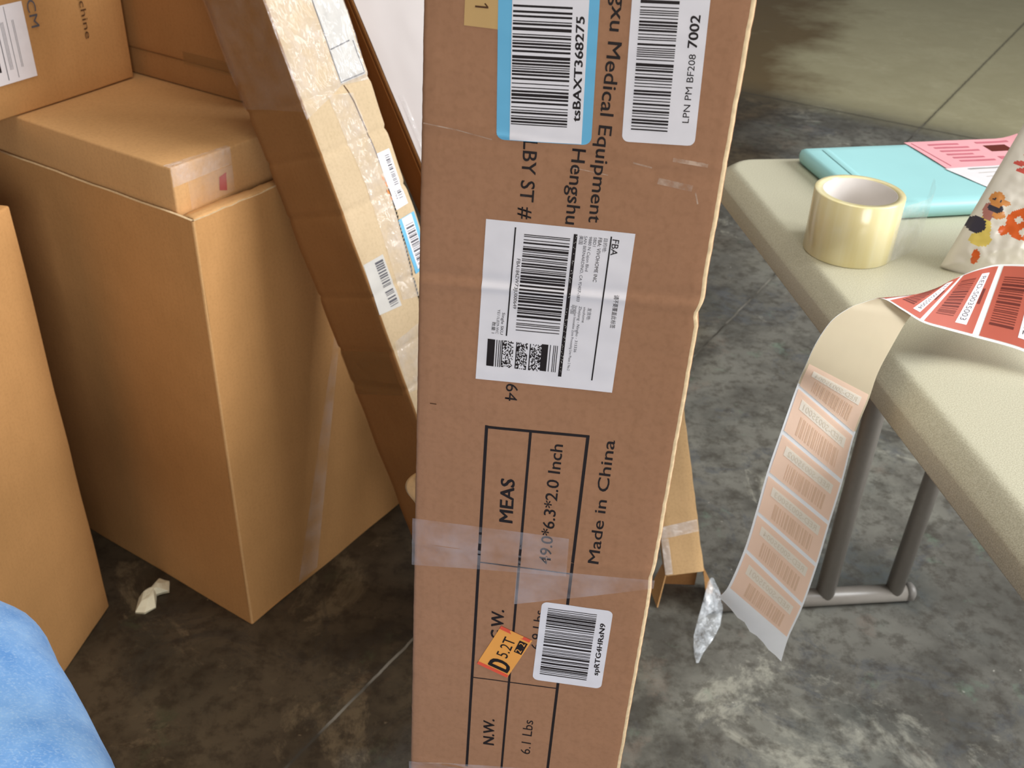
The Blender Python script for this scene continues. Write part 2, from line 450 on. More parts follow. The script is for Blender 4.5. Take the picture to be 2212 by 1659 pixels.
def carton(name, parent, size, m, bevel=0.003, mat=None, wob=0.0, seedv=0.0, flute=True):
    """closed carton: rounded-edge shell with slightly bowed panels; local origin at a bottom corner"""
    sx, sy, sz = size
    mb = MB()
    bm = bmesh.new(); bmesh.ops.create_cube(bm, size=1)
    for v_ in bm.verts: v_.co = Vector(((v_.co.x + .5) * sx, (v_.co.y + .5) * sy, (v_.co.z + .5) * sz))
    bmesh.ops.bevel(bm, geom=list(bm.edges), offset=bevel, segments=2, affect='EDGES', profile=0.5)
    bmesh.ops.subdivide_edges(bm, edges=[e for e in bm.edges if e.calc_length() > 0.05], cuts=14, use_grid_fill=True)
    if wob:
        for v_ in bm.verts:
            p = v_.co * 7 + Vector((seedv, seedv * 2, 0))
            v_.co += noise.noise_vector(p) * wob + noise.noise_vector(p * 5) * wob * 0.25
    bm.verts.ensure_lookup_table()
    for i, v_ in enumerate(bm.verts): v_.index = i
    mb.add([v_.co.copy() for v_ in bm.verts], [[q.index for q in f.verts] for f in bm.faces], m)
    bm.free()
    return mb.build(name, parent, True, mat)

# ------------------------------------------------------------------ floor
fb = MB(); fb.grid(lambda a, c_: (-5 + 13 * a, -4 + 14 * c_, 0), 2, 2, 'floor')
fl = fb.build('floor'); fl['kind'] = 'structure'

# ------------------------------------------------------------------ tall narrow carton in the middle (on the floor, upright)
KX = (0.9909392, -0.13216992, -0.02388739); KY = (0.1312826, 0.99070806, -0.03553059); KZ = (0.0283615, 0.03207265, 0.99908306)
k_o = Vector((-0.05122831, 0.52120304, 1.09521347)) - Vector(KZ) * 1.0962
K = thing('tall_carton', 'tall narrow cardboard carton standing upright in the middle, printed MEAS table and several barcode labels', 'box', frame(k_o, KX, KY, KZ))
KW, KT, KH, KV0 = 0.1598, 0.051, 1.245, 1.0962     # v = 0 lies KV0 above the base
def kdisp(u, v):
    """dents across the front panel, metres towards the viewer; u, v in mm"""
    d = 0.0
    c1 = 149.5 - 0.036 * (u - 30)
    d += 0.0011 * math.exp(-((v - c1 - 1.2) / 2.4) ** 2) - 0.0006 * math.exp(-((v - c1 + 3) / 3.4) ** 2)
    c2 = 61 + 0.05 * u
    d += 0.0005 * math.exp(-((v - c2) / 1.4) ** 2) - 0.0002 * math.exp(-((v - c2 - 4) / 4) ** 2)
    c3 = 344 - 0.035 * u
    d += 0.0005 * math.exp(-((v - c3) / 2.0) ** 2)
    c4 = 562 - 0.05 * u
    d += 0.0007 * math.exp(-((v - c4) / 2.0) ** 2) - 0.0006 * math.exp(-((v - c4 - 5) / 4) ** 2)
    d += 0.0011 * noise.noise(Vector((u / 90, v / 120, 3.1))) + 0.00025 * noise.noise(Vector((u / 16, v / 9, 7.7)))
    return d
def kplace(u, v, lift): return (u / 1000, -kdisp(u, v) - lift / 1000, KV0 - v / 1000)
kb = MB()
prof = []
R = 0.0026
NF = 30
for i in range(NF + 1): prof.append((R + (KW - 2 * R) * i / NF, 0.0, 'f'))
for a in (30, 60): prof.append((KW - R + R * math.sin(math.radians(a)), R - R * math.cos(math.radians(a)), 'c'))
prof += [(KW, R, 'c'), (KW, KT / 2, 's'), (KW, KT - R, 's'), (KW - R, KT, 'b'), (KW / 2, KT, 'b'), (R, KT, 'b'), (0, KT - R, 's'), (0, KT / 2, 's'), (0, R, 'c')]
for a in (60, 30): prof.append((R - R * math.sin(math.radians(a)), R - R * math.cos(math.radians(a)), 'c'))
zs = [KH * i / 420 for i in range(421)]
NP = len(prof)
def kpt(x, y, kind, z):
    vv = (KV0 - z) * 1000; u = x * 1000
    rough = 0.0003 * noise.noise(Vector((z * 60, x * 20, 1.0))) + 0.0003 * noise.noise(Vector((z * 200, x * 20, 5.0)))
    dx = 0
    if x > KW - 0.004: dx = rough - 0.0016 * math.exp(-((vv - 152) / 5) ** 2) + 0.0008 * math.exp(-((vv - 140) / 5) ** 2) - 0.0010 * math.exp(-((vv - 345) / 8) ** 2)
    if x < 0.004: dx = rough * 0.7
    if kind in 'fc' and y < R + 1e-6:
        k = 1 - y / R
        return (x + dx, y - kdisp(u, vv) * k, z)
    return (x + dx, y, z)
i0 = 0
for z in zs:
    for (x, y, kd) in prof: kb.v.append(kpt(x, y, kd, z))
sl = kb.slot('card_front')
sl_lit_edge = kb.slot('raw_and_lit_edge')  # right corner painted pale for the light its bevel catches
for j in range(len(zs) - 1):
    for i in range(NP):
        a = j * NP + i; c_ = j * NP + (i + 1) % NP
        kb.f.append((a, c_, c_ + NP, a + NP)); kb.mi.append(sl_lit_edge if NF <= i <= NF + 1 else sl)
kb.f.append(tuple(range(NP))[::-1]); kb.mi.append(sl)
kb.f.append(tuple((len(zs) - 1) * NP + i for i in range(NP))); kb.mi.append(sl)
# printing on the carton itself
kf = Flat(kb, kplace)
L0 = 0.12
for (p0, p1, wd) in (((44.2, 243), (44.4, 572), 2.0), ((71.3, 243), (71.3, 570), 1.7), ((106.1, 241), (106.2, 569), 2.0),
                     ((43.3, 244.2), (107, 241.4), 1.9), ((44.4, 352.7), (106, 350.2), 1.0), ((44.4, 461.1), (106, 458.6), 0.9), ((44, 571.5), (107, 569), 1.9)):
    kf.line(p0, p1, wd, 'ink', L0, 60 if abs(p0[1] - p1[1]) > 50 else 16)
kf.text('MEAS', (64.6, 315.2), (63.9, 280.9), 8.5, 'ink', L0, 0.045)
kf.text('49.0*6.3*2.0 Inch', (91.7, 345), (91.7, 250), 7.4, 'ink', L0, 0.02)
kf.text('Made in China', (122.8, 338), (122.5, 242), 6.9, 'ink', L0, 0.02)
kf.text('G.W.', (64.3, 420.2), (63.6, 392.5), 8.4, 'ink', L0, 0.045)
kf.text('N.W.', (64.0, 528.5), (62.9, 501), 8.0, 'ink', L0, 0.045)
kf.text('6.1 Lbs', (91.7, 532), (91.6, 495.4), 7.1, 'ink', L0)
kf.text('6.9 Lbs', (91.7, 424), (91.4, 387), 7.1, 'ink', L0)
kf.text('gxu Medical Equipment', (92.6, -11), (92.5, 104.8), 6.7, 'ink', L0, 0.02)
kf.text('Hengshu', (80.2, 66.0), (80.2, 107.4), 7.0, 'ink', L0, 0.02)
kf.text('LBY ST #', (54.6, 64.4), (54.9, 107.4), 7.3, 'ink', L0, 0.02)
kf.text('64', (54.4, 211.6), (54.2, 223.4), 7.2, 'ink', L0)
kf.rect(8.6, 232.5, 12.6, 233.2, 'ink_soft', L0)
for (p0, p1, wd) in (((1.5, 60.8), (20, 62.6), .7), ((20, 62.6), (38, 65.8), .6), ((112, 70), (122, 71.5), .8), ((132, 66), (150, 67), 2.0), ((126, 78), (144, 80), 3.4), ((146, 82), (148, 88), .8), ((137, 44), (140, 58), 1.6), ((80, 76), (100, 78), .5), ((2, 563), (40, 556), .6)):
    kf.line(p0, p1, wd, 'scuff', L0, 8)
kb.build('carton_body', K, True)

def k_label(name, fn, label=None):
    mb = MB(); fn(Flat(mb, kplace)); o = mb.build(name, K, True)
    if label: o['label'] = label
    return o
def off(o, ax, ay):
    return lambda x, y: (o[0] + ax[0] * x + ay[0] * y, o[1] + ax[1] * x + ay[1] * y)
LB, LI = 0.25, 0.42
def lab_blue(f):
    P = off((34.9, -62), (.9991, -.043), (.043, .9991))
    f.rounded((P(0, 0), P(49.2, 0), P(49.2, 127.5), P(0, 127.5)), 4.2, 'paper_blue', LB, 90)
    f.quad((P(6.9, 2), P(44.2, 2), P(44.2, 127.2), P(6.9, 127.2)), 'paper', LB + .13, (14, 90))
    f.bars((P(7.4, 60.2), P(36.4, 60.2), P(36.4, 119.6), P(7.4, 119.6)), 'ink', LI, 11, 0.52)
    f.text('tsBAXT368275', (82.6, 51.6), (80.0, 0.6), 3.9, 'ink', LI, 0.06)
k_label('barcode_label', lab_blue, 'white label with light blue side bands reading tsBAXT368275')
def lab_lpn(f):
    P = off((99.2, -62), (.9988, -.047), (.047, .9988))
    f.rounded((P(0, 0), P(36.8, 0), P(36.8, 121.6), P(0, 121.6)), 3.4, 'paper', LB, 90)
    f.bars((P(4.2, 48), P(22.6, 48), P(22.6, 115.2), P(4.2, 115.2)), 'ink', LI, 5, 0.5)
    f.text('LPN PM BF208', (137, 46.4), (135.5, 13.0), 3.2, 'ink', LI)
    f.text('7002', (135.4, 10.0), (134.9, -5.0), 4.4, 'ink', LI, 0.045)
k_label('barcode_label', lab_lpn, 'white rounded label reading LPN PM BF208 7002')
def lab_tan(f):
    f.quad(((21, -18), (46, -18), (46, 10.4), (21, 9.9)), 'paper_tan', LB - .08, (4, 4))
    f.line((26.2, 0.5), (32.8, 0.5), 0.9, 'ink_soft', LI, 6); f.line((32.6, 0.4), (30.9, -1.3), 0.7, 'ink_soft', LI, 3)
k_label('tan_sticker', lab_tan, 'tan paper patch with the figure 1')
def lab_fba(f):
    f.quad(((37.1, 109.9), (118.1, 108.3), (116.9, 208.7), (35.9, 211.0)), 'paper', LB, (30, 90))
    f.line((53.5, 112.7), (52.5, 179.9), .8, 'ink', LI, 40); f.line((105.6, 111.5), (104.3, 202.2), .8, 'ink', LI, 50)
    f.bars(((58.5, 116.0), (83.7, 115.4), (82.7, 175.4), (57.6, 176.2)), 'ink', LI, 23, 0.5)
    f.line((86.4, 112.6), (85.4, 202.3), 2.0, 'ink', LI, 50)
    r = random.Random(3)
    for i in range(70):
        t = r.random(); vv = 113 + t * 88; uu = 86.4 - t * .95 + r.uniform(-.7, .5)
        f.rect(uu, vv, uu + r.uniform(.2, .4), vv + r.uniform(.2, .7), 'paper_grey', LI + .04)
    f.text('FBA', (106.4, 113), (106.2, 122.2), 3.6, 'ink', LI, 0.01)
    f.text('请不要覆盖此标签', (111.3, 145.4), (111.2, 166.4), 2.1, 'ink', LI)
    f.text('目的地:', (101.9, 113), (101.8, 121), 1.7, 'ink_grey', LI)
    f.text('FBA: VIVOHOME INC', (98.8, 113), (98.4, 139.3), 2.0, 'ink', LI)
    f.text('SBD1', (96.3, 113), (96.2, 118.4), 1.6, 'ink_grey', LI)
    f.text('9880 N Cajon Blvd', (93.8, 113), (93.5, 133.5), 1.6, 'ink_grey', LI)
    f.text('SAN BERNARDINO, CA 92407-1833', (91.2, 113), (90.6, 152.4), 1.6, 'ink_grey', LI)
    f.text('美国', (88.7, 113), (88.6, 118), 1.7, 'ink_grey', LI)
    f.text('发货地:', (97.5, 155.5), (97.4, 163.2), 1.7, 'ink_grey', LI)
    f.text('vivohome', (94.9, 155.3), (94.8, 165.2), 1.5, 'ink_grey', LI)
    f.text('Zhejiang - Ningbo - 315336', (92.4, 155.2), (92.0, 185), 1.5, 'ink_grey', LI)
    f.text('Jiangshan Innovation Zone Processing Line Phase 2 No.2', (90.0, 155), (89.4, 197.5), 1.4, 'ink_grey', LI)
    f.text('中国', (87.9, 155), (87.9, 160.5), 1.6, 'ink_grey', LI)
    f.text('FBA184ZW73JU000649', (55.5, 131), (55.2, 161.8), 1.9, 'ink', LI)
    f.text('Single SKU', (49.3, 165.2), (48.8, 179.4), 1.6, 'ink', LI)
    f.text('YE11L029-WC', (46.6, 163.5), (46.2, 179.4), 1.5, 'ink_grey', LI)
    f.text('数量 1', (44.0, 171.8), (43.8, 179.2), 1.6, 'ink', LI)
    f.rect(41.8, 183.2, 46.2, 201.0, 'ink', LI); 
    for u in (47.0, 48.3, 49.4): f.rect(u, 183.2, u + .5, 201, 'ink', LI)
    f.rect(73.4, 182.3, 77.2, 200, 'ink', LI)
    for u in (78.2, 80.2, 81.2, 82.3): f.rect(u, 182.3, u + .45, 199.9, 'ink', LI)
    for k, u0 in enumerate((50.3, 58.6, 66.6)):
        f.rect(u0, 183, u0 + .6, 200.6, 'ink', LI)
        for i in range(11):
            for j in range(26):
                if r.random() < 0.46: f.rect(u0 + .6 + i * .56, 183 + j * .68, u0 + .6 + (i + 1) * .56, 183 + (j + 1) * .68, 'ink', LI)
k_label('shipping_label', lab_fba, 'large white shipping label with barcode and FBA heading')
def lab_sp(f):
    f.rounded(((88.9, 378.4), (136.9, 376.8), (136.7, 451.6), (87.7, 453.3)), 4.0, 'paper', LB, 50)
    f.bars(((93.4, 383.2), (126.6, 382.0), (125.8, 445.6), (92.5, 446.7)), 'ink', LI, 31, 0.56)
    f.text('spRTG4HRsN9', (133.1, 439), (133.1, 389.4), 3.4, 'ink', LI, 0.05)
k_label('barcode_label', lab_sp, 'white rounded label reading spRTG4HRsN9')
def lab_orange(f):
    P = off((47.3, 446.5), (.3604, -.9328), (.928, .3727))
    A = lambda p0, p1: (P(*p0), P(*p1))
    f.quad((P(0, 0), P(42.4, 0), P(42.4, 24.2), P(0, 24.2)), 'paper_orange', LB + .12, (6, 8))
    f.quad((P(39.4, -.1), P(42.5, -.1), P(42.5, 23), P(39.4, 23)), 'paper_red', LB + .2)
    f.quad((P(-.1, 0), P(2.8, 0), P(2.8, 24), P(-.1, 24)), 'paper_red', LB + .2)
    f.text('D', *A((4.6, 22.2), (12.6, 22.2)), 15.2, 'ink', LI + .15, 0.05)
    f.text('5.2T', *A((16.6, 16.2), (36.2, 14.4)), 8.2, 'ink', LI + .15)
    f.quad((P(25.6, 17.6), P(37.6, 16.6), P(37.8, 22.8), P(25.8, 23.4)), 'ink', LI + .12)
    f.text('282', *A((26.8, 22.2), (36.6, 21.6)), 4.0, 'paper_orange', LI + .2, 0.015)
k_label('price_sticker', lab_orange, 'orange sticker with red ends reading D 5.2T')
def k_tape(f):
    f.quad(((-1.2, 323.5), (102, 321), (103, 353), (-1.2, 363.5)), 'clear_tape', LB - .1, (30, 14))
    f.quad(((70, 352), (160.4, 345), (160.4, 352), (70, 385)), 'clear_tape', LB - .06, (30, 8))
k_label('packing_tape', k_tape, 'clear tape band around the carton')
def k_tape2(f):
    f.quad(((-1.0, 563), (100, 546), (160, 545), (160, 590)), 'clear_tape', LB - .1, (30, 8))
    f.quad(((-1.0, 563), (160, 590), (160, 610), (-1.0, 612)), 'clear_tape', LB - .1, (20, 8))
k_label('packing_tape', k_tape2, 'clear tape band around the carton')
tb = MB()
tb.grid(lambda a, c_: (0.0005 - .0085 * a * (1 - abs(2 * c_ - 0.9) ** 2) , 0.003 + .004 * a, KV0 - (.318 - .026 * (1 - c_))), 4, 10, 'card_light')
o = tb.build('tape_tab', K, True, solid=.0004); o['label'] = 'torn loose tape tab'

# ------------------------------------------------------------------ big carton group on the left
BC = Vector((-0.3958, 1.1386, 0)); BU = Vector((0.534, 0.845, 0)).normalized(); BVv = Vector((-BU.y, BU.x, 0))
Zv = Vector((0, 0, 1))
# local axes: x along BU (right face), y along BV (left face), z up
BM = frame(BC, BU, BVv, Zv)
B = thing('open_carton', 'large open-topped brown cardboard carton on the floor with a smaller carton pushed inside', 'box', BM)
BX, BY, BH, BT = 0.375, 0.72, 0.69, 0.004
bb = MB()
def wall(p0, p1, z0, z1, t, n_in):
    """slab between p0 and p1 (2D), thickness inwards, slightly wavy top rim"""
    p0 = Vector(p0); p1 = Vector(p1); n_in = Vector(n_in)
    def pt(a, k, tt):
        q = p0 + (p1 - p0) * a + n_in * (tt * t)
        rim = z1 + (0.0022 * noise.noise(Vector((a * 9, p0.x * 7, 2))) + 0.0012 * noise.noise(Vector((a * 34, p0.y * 7, 4)))) if k > .999 else z0 + (z1 - z0) * k
        bow = 0.002 * noise.noise(Vector((a * 3, k * 4, p0.x * 9)))
        return (q.x + n_in.x * bow, q.y + n_in.y * bow, rim)
    bb.grid(lambda a, k: pt(a, k, 0), 30, 16, 'card')
    bb.grid(lambda a, k: pt(a, k, 1), 30, 16, 'card', flip=True)
    bb.grid(lambda a, k: pt(a, 1, k), 30, 1, 'raw_and_lit_edge')
wall((0, BY), (0, 0.003), 0.001, BH, BT, (1, 0))
wall((0.003, 0), (BX, 0), 0.001, BH, BT, (0, 1))
wall((BX, 0.003), (BX, BY), 0.001, BH, BT, (-1, 0))
wall((BX, BY), (0, BY), 0.001, BH, BT, (0, -1))
bb.grid(lambda a, c_: (BX * a, BY * c_, 0.003), 4, 4, 'card')
# rounded front corner
cr = []
for a in range(7):
    th = PI + a / 6 * PI / 2
    cr.append((0.003 + 0.003 * math.cos(th), 0.003 + 0.003 * math.sin(th)))
bb.grid(lambda a, k: (cr[int(round(a * 6))][0], cr[int(round(a * 6))][1], 0.001 + (BH - .001) * k), 6, 12, 'card_light')
bb.build('carton_body', B, True)
lp = MB()
lp.grid(lambda a, c_: (0.006 + .362 * a, 0.003 + c_ * (0.030 + .003 * math.sin(a * 13)), BH - 0.001 + 0.0035 * math.sin(c_ * PI) + .0015 * noise.noise(Vector((a * 30, c_ * 4, 1))) - .006 * c_), 60, 6, 'card_light')
o = lp.build('top_flap', B, True, solid=.002); o['label'] = 'ragged top edge folded inwards'
st = MB()
st.grid(lambda a, c_: (0.235 - .13 * c_ + (0.012 + .032 * c_) * a, -0.0012, 0.44 - .43 * c_), 4, 20, 'tape_light_streak')
st.build('packing_tape', B, True)  # light streak drawn as a pale film strip, not real tape

# inner carton
Cc = thing('inner_carton', 'taped carton sitting inside the open carton, its flat top showing above the rim', 'box', frame(BC + BU * 0.0075 + BVv * 0.036 + Zv * 0.006, BU, BVv, Zv))
CH = 0.741
carton('carton_body', Cc, (0.360, 0.675, CH), 'card_light', 0.003, None, 0.0006, 2.0)
cf = MB(); cfl = Flat(cf, lambda u, v, l: (u / 1000, -l / 1000 - .0008 - .0006 * noise.noise(Vector((u / 9, v / 9, 2))), CH - v / 1000))
cfl.quad(((-1, -1), (95, -1), (95, 22), (-1, 24)), 'glint_tape', 0.3, (40, 10))
cf.build('packing_tape', Cc, True); cf = MB()
cf.grid(lambda a, c_: (0.096 * a - .001, c_ * (0.012 - .006 * a), CH + .0008 + .0006 * noise.noise(Vector((a * 14, c_ * 3, 9)))), 30, 5, 'glint_tape')
cf.build('packing_tape', Cc, True)
cf = MB(); cfl = Flat(cf, lambda u, v, l: (u / 1000, -l / 1000 - .0008, CH - v / 1000))
cfl.quad(((22, 23), (95, 23), (95, 58), (22, 60)), 'tape_light_streak', 0.2, (20, 8))
cf.build('packing_tape', Cc, True)
rp = MB(); rf = Flat(rp, lambda u, v, l: (u / 1000, -l / 1000 - .0006, CH - v / 1000))
rf.quad(((72, 33), (84, 30), (82, 54), (70, 50)), 'red_print', 0.2)
o = rp.build('printed_mark', Cc); o['label'] = 'small red printed mark'

# carton with label, stacked on the inner carton (upper left)
dP1 = BC + BVv * .336; dP4 = BC + BU * .22 + BVv * .361
dx = (dP4 - dP1).normalized(); dy = Vector((-dx.y, dx.x, 0))
dO = dP4 - dx * 0.34; dO.z = 0.7485
Dm = frame(dO, dx, dy, Zv)
D = thing('labelled_carton', 'carton with white shipping label and sideways lettering, stacked at upper left', 'box', Dm)
carton('carton_body', D, (0.34, 0.30, 0.42), 'card', 0.0025, None, 0.0008, 5.0)
def dplace(u, v, l): return (u / 1000, -l / 1000 - .0012, v / 1000)
# u along the face (mm), v up (mm)
def dl(x): return x
lb = MB()
class FlatUp(Flat):
    """same, but v runs upwards"""
    def text(s, t, p0, p1, h, m, lift, bold=0.0):
        vs, fs = text_shape(t, bold)
        x0 = min(p[0] for p in vs); x1 = max(p[0] for p in vs)
        du, dv = p1[0] - p0[0], p1[1] - p0[1]; L = math.hypot(du, dv); du /= L; dv /= L
        tu, tv = -dv, du
        k = L / (x1 - x0); ky = h / cap_height()
        s.mb.add([s.place(p0[0] + du * (x - x0) * k + tu * y * ky, p0[1] + dv * (x - x0) * k + tv * y * ky, lift) for x, y in vs], fs, m)
lf = FlatUp(lb, dplace)
lf.quad(((40, 140), (171, 140), (171, 43.5), (40, 43.5)), 'paper', .3, (8, 8))
lf.bars(((50, 60), (50, 130), (118, 130), (118, 60)), 'ink', .5, 8, 1.1)
lf.line((126, 48), (126, 138), 1.2, 'ink_grey', .5); lf.line((142, 48), (142, 138), .8, 'ink_grey', .5)
for k in range(5): lf.line((132 + 2 * k + 12 * (k > 2), 60), (132 + 2 * k + 12 * (k > 2), 120), .6, 'ink_grey', .5)
o = lb.build('shipping_label', D); o['label'] = 'white shipping label'
pb = MB(); pf = FlatUp(pb, dplace)
pf.text('CM', (178, 139), (178, 104), 13, 'ink_grey', .3)
pb.build('printed_lettering', D); pb = MB(); pf = FlatUp(pb, dplace)
pf.text('machine', (263, 152), (263, 72), 9.5, 'ink_soft', .3)
pb.build('printed_lettering', D)

# dark cartons standing behind on the inner carton
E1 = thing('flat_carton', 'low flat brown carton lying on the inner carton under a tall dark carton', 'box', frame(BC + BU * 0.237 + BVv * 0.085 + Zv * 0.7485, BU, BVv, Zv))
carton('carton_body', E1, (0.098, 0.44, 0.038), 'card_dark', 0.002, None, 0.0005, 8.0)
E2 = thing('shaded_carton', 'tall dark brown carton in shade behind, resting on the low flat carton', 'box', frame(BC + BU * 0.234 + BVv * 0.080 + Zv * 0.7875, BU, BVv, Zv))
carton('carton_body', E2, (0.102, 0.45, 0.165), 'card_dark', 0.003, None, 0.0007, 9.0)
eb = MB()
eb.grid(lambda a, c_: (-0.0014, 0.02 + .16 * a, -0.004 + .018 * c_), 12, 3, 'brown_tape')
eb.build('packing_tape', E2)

# left foreground carton
A = thing('plain_carton', 'plain tall brown carton at the left edge, beside the denim knee', 'box',
          frame(Vector((-0.6315, 1.1665, 0)), Vector((-0.135, -0.9908, 0)), Vector((-0.9908, 0.135, 0)) * 1.0, Zv))
# local x runs toward the viewer along the visible face, y to the left: build mirrored so that the shell faces outward
ca = carton('carton_body', A, (0.40, 0.38, 0.69), 'card', 0.003, None, 0.0015, 12.0)

# ------------------------------------------------------------------ long leaning taped carton
FA = Vector((-0.3195, 0.1614, 0.9337)).normalized(); FT = Vector((0.623, 0.7782, 0.0787)).normalized(); FS = Vector((0.714, -0.6069, 0.3492)).normalized()
FO = Vector((0.0176, 1.0511, 0)) + FA * 0.047
# local: x = FT (front width), y = -FS (depth), z = FA
Fm = frame(FO, FT, -FS, FA)
F = thing('long_taped_carton', 'long narrow carton leaning to the left, wrapped in shiny wrinkled clear tape, with barcode stickers', 'box', Fm)
FL = 1.25
FW, FD = 0.1129, 0.1202
fbm = MB()
def fd(z): return 0.0012 * noise.noise(Vector((z * 16, 3, 1)))
creF = [0.883, 0.817, 0.742, 0.55, 0.495, 0.63]
def crease(z, amp=.0016):
    return -sum(amp * math.exp(-((z - c_ + .047) / .0032) ** 2) for c_ in creF)
fp = []
r_ = 0.003
def fpt(x, y, z):
    k = crease(z); q = fd(z)
    nx = -1 if x < .01 else (1 if x > FW - .01 else 0); ny = -1 if y < .01 else (1 if y > FD - .01 else 0)
    wv = .0012 * noise.noise(Vector((x * 20, y * 20, z * 22)))
    return (x + nx * (k + q) + wv, y + ny * (k + q) + wv, z)
ring = [(r_, 0)] + [(r_ + (FW - 2 * r_) * i / 10, 0) for i in range(1, 11)] + [(FW - r_ * .3, r_ * .3), (FW, r_)] + [(FW, r_ + (FD - 2 * r_) * i / 6) for i in range(1, 7)] + [(FW - r_, FD)] + [(FW - r_ - (FW - 2 * r_) * i / 6, FD) for i in range(1, 7)] + [(0, FD - r_)] + [(0, FD - r_ - (FD - 2 * r_) * i / 10) for i in range(1, 11)] + [(r_ * .3, r_ * .3)]
NR = len(ring); zsF = [FL * i / 300 for i in range(301)]
for z in zsF:
    for x, y in ring: fbm.v.append(fpt(x, y, z))
slF = fbm.slot('card_pale'); slD = fbm.slot('card_dark')  # sides and back take the dark board, shade put into their colour
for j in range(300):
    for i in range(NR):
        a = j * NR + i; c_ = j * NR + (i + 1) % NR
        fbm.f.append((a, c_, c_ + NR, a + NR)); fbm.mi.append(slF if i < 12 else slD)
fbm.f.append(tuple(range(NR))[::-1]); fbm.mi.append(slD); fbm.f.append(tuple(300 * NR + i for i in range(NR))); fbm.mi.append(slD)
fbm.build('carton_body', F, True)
FZ = 47.0   # sticker heights were measured from the floor corner along the carton
def fplace(u, v, l):
    z = (v - FZ) / 1000
    p = fpt(u / 1000, 0.0, z)
    return (p[0], p[1] - l / 1000, p[2])
def ftape(u, v, l):
    p = fplace(u, v, l)
    n1 = noise.noise(Vector((u / 11 + v / 30, v / 17 - u / 40, 6.3))); n2 = noise.noise(Vector((u / 5 + v / 9, v / 26, 2.2)))
    k = max(0.0, n1) * 2.4 + max(0.0, n2) * 1.0
    return (p[0], p[1] - k / 1000, p[2])
def f_tape(fn):
    mb = MB(); fn(FlatUp(mb, ftape)); o = mb.build('packing_tape', F, True); o['label'] = 'wrinkled shiny tape'
def f_part(name, fn, label=None, smooth=True):
    mb = MB(); fn(FlatUp(mb, fplace)); o = mb.build(name, F, smooth)
    if label: o['label'] = label
def f1(f):
    f.quad(((83.2, 792.4), (104.8, 792.4), (104.6, 718), (83, 716.5)), 'paper', .4, (4, 14))
    f.bars(((94, 786), (101, 786), (101, 728), (94, 728)), 'ink_grey', .6, 4, .9)
    f.text('0103', (89.5, 741), (89.5, 729), 2.6, 'ink_grey', .6)
f_part('barcode_sticker', f1, 'white barcode sticker')
def f2(f):
    f.quad(((80.3, 703.5), (109, 705), (109, 630), (80.3, 628)), 'paper_blue', .4, (4, 14))
    f.quad(((86.0, 703.0), (103.6, 704), (103.6, 631), (86.0, 629.2)), 'paper', .5, (4, 14))
    f.bars(((88.5, 693), (102.5, 693), (102.5, 636), (88.5, 636)), 'ink_grey', .65, 14, .8)
f_part('barcode_sticker', f2, 'white barcode sticker with blue side bands')
def f3(f):
    f.quad(((4.1, 672.4), (38.9, 673.4), (40, 600.5), (1.2, 604)), 'paper_grey', .4, (6, 14))
    f.bars(((22, 668), (36, 668), (36, 606), (22, 606)), 'ink_grey', .6, 19, 1.0)
f_part('shipping_label', f3, 'wrinkled whitish label at the edge of the carton')
def f4(f):
    f.quad(((66, 1000), (111, 1000), (108, 887.5), (66, 886.5)), 'paper_grey', .3, (8, 20))
    f.line((66.5, 996), (66.5, 890), 1.2, 'ink_grey', .5, 30); f.line((105, 930), (106.5, 890), 1.4, 'ink_grey', .5, 20)
    f.line((66, 888.5), (106, 889.5), 1.5, 'ink_grey', .5, 8); f.line((68, 928), (100, 931), 1.6, 'ink_grey', .5, 8)
f_part('document_pouch', f4, 'greyish pouch under the tape')
def f5(f):
    for (u0, v0, u1, v1) in ((78.5, 766, 81, 757), (80.5, 756, 83.6, 748), (79.5, 746, 82.5, 738), (80.5, 737, 82.3, 730)):
        f.quad(((u0, v0), (u1, v0 - 2), (u1, v1), (u0, v1 + 2)), 'orange_print', .35)
f_part('printed_mark', f5, 'small orange print')
seam = [(70, 884), (76, 862), (81, 818), (84, 774), (83, 730), (80, 692), (76, 645), (71, 599), (66, 540)]
def f6(f):
    for i in range(len(seam) - 1):
        f.line(seam[i], seam[i + 1], 2.6 if i > 3 else 1.6, 'black_gap' if i > 3 else 'ink_soft', .35, 6)
    for i in range(26):
        v_ = 720 - i * 5.2; u_ = 82.7 - i * .50
        f.line((u_ - 1, v_), (u_ + 1.2, v_ + 2.4), .9, 'raw_and_lit_edge', .5, 1)
f_part('open_seam', f6, 'dark open seam with corrugation showing')
def f7(f):
    f.quad(((-1, 1090), (66, 1090), (67, 885), (-1, 862)), 'glint_tape', .9, (50, 160))
    f.quad(((66, 1090), (113, 1090), (110, 880), (67, 885)), 'glint_tape', 1.2, (36, 120))
f_tape(f7)
def f8(f):
    f.quad(((40, 880), (78, 872), (84, 770), (50, 762)), 'glint_tape', .8, (30, 80))
    f.quad(((50, 762), (84, 770), (72, 600), (44, 606)), 'glint_tape', .8, (28, 120))
f_tape(f8)
def f9(f):
    f.quad(((8, 562), (112, 575), (112, 470), (2, 490)), 'glint_tape', .8, (60, 70))
f_tape(f9)
def splace(u, v, l):
    p = fpt(0.0, u / 1000, (v - FZ) / 1000); return (p[0] - l / 1000, p[1], p[2])
sb = MB(); sf = FlatUp(sb, splace)
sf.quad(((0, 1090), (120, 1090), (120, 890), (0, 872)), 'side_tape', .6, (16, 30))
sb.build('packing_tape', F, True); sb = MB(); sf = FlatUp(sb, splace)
sf.quad(((10, 550), (118, 548), (118, 480), (10, 486)), 'brown_tape', .6, (12, 12))
sb.build('packing_tape', F, True)

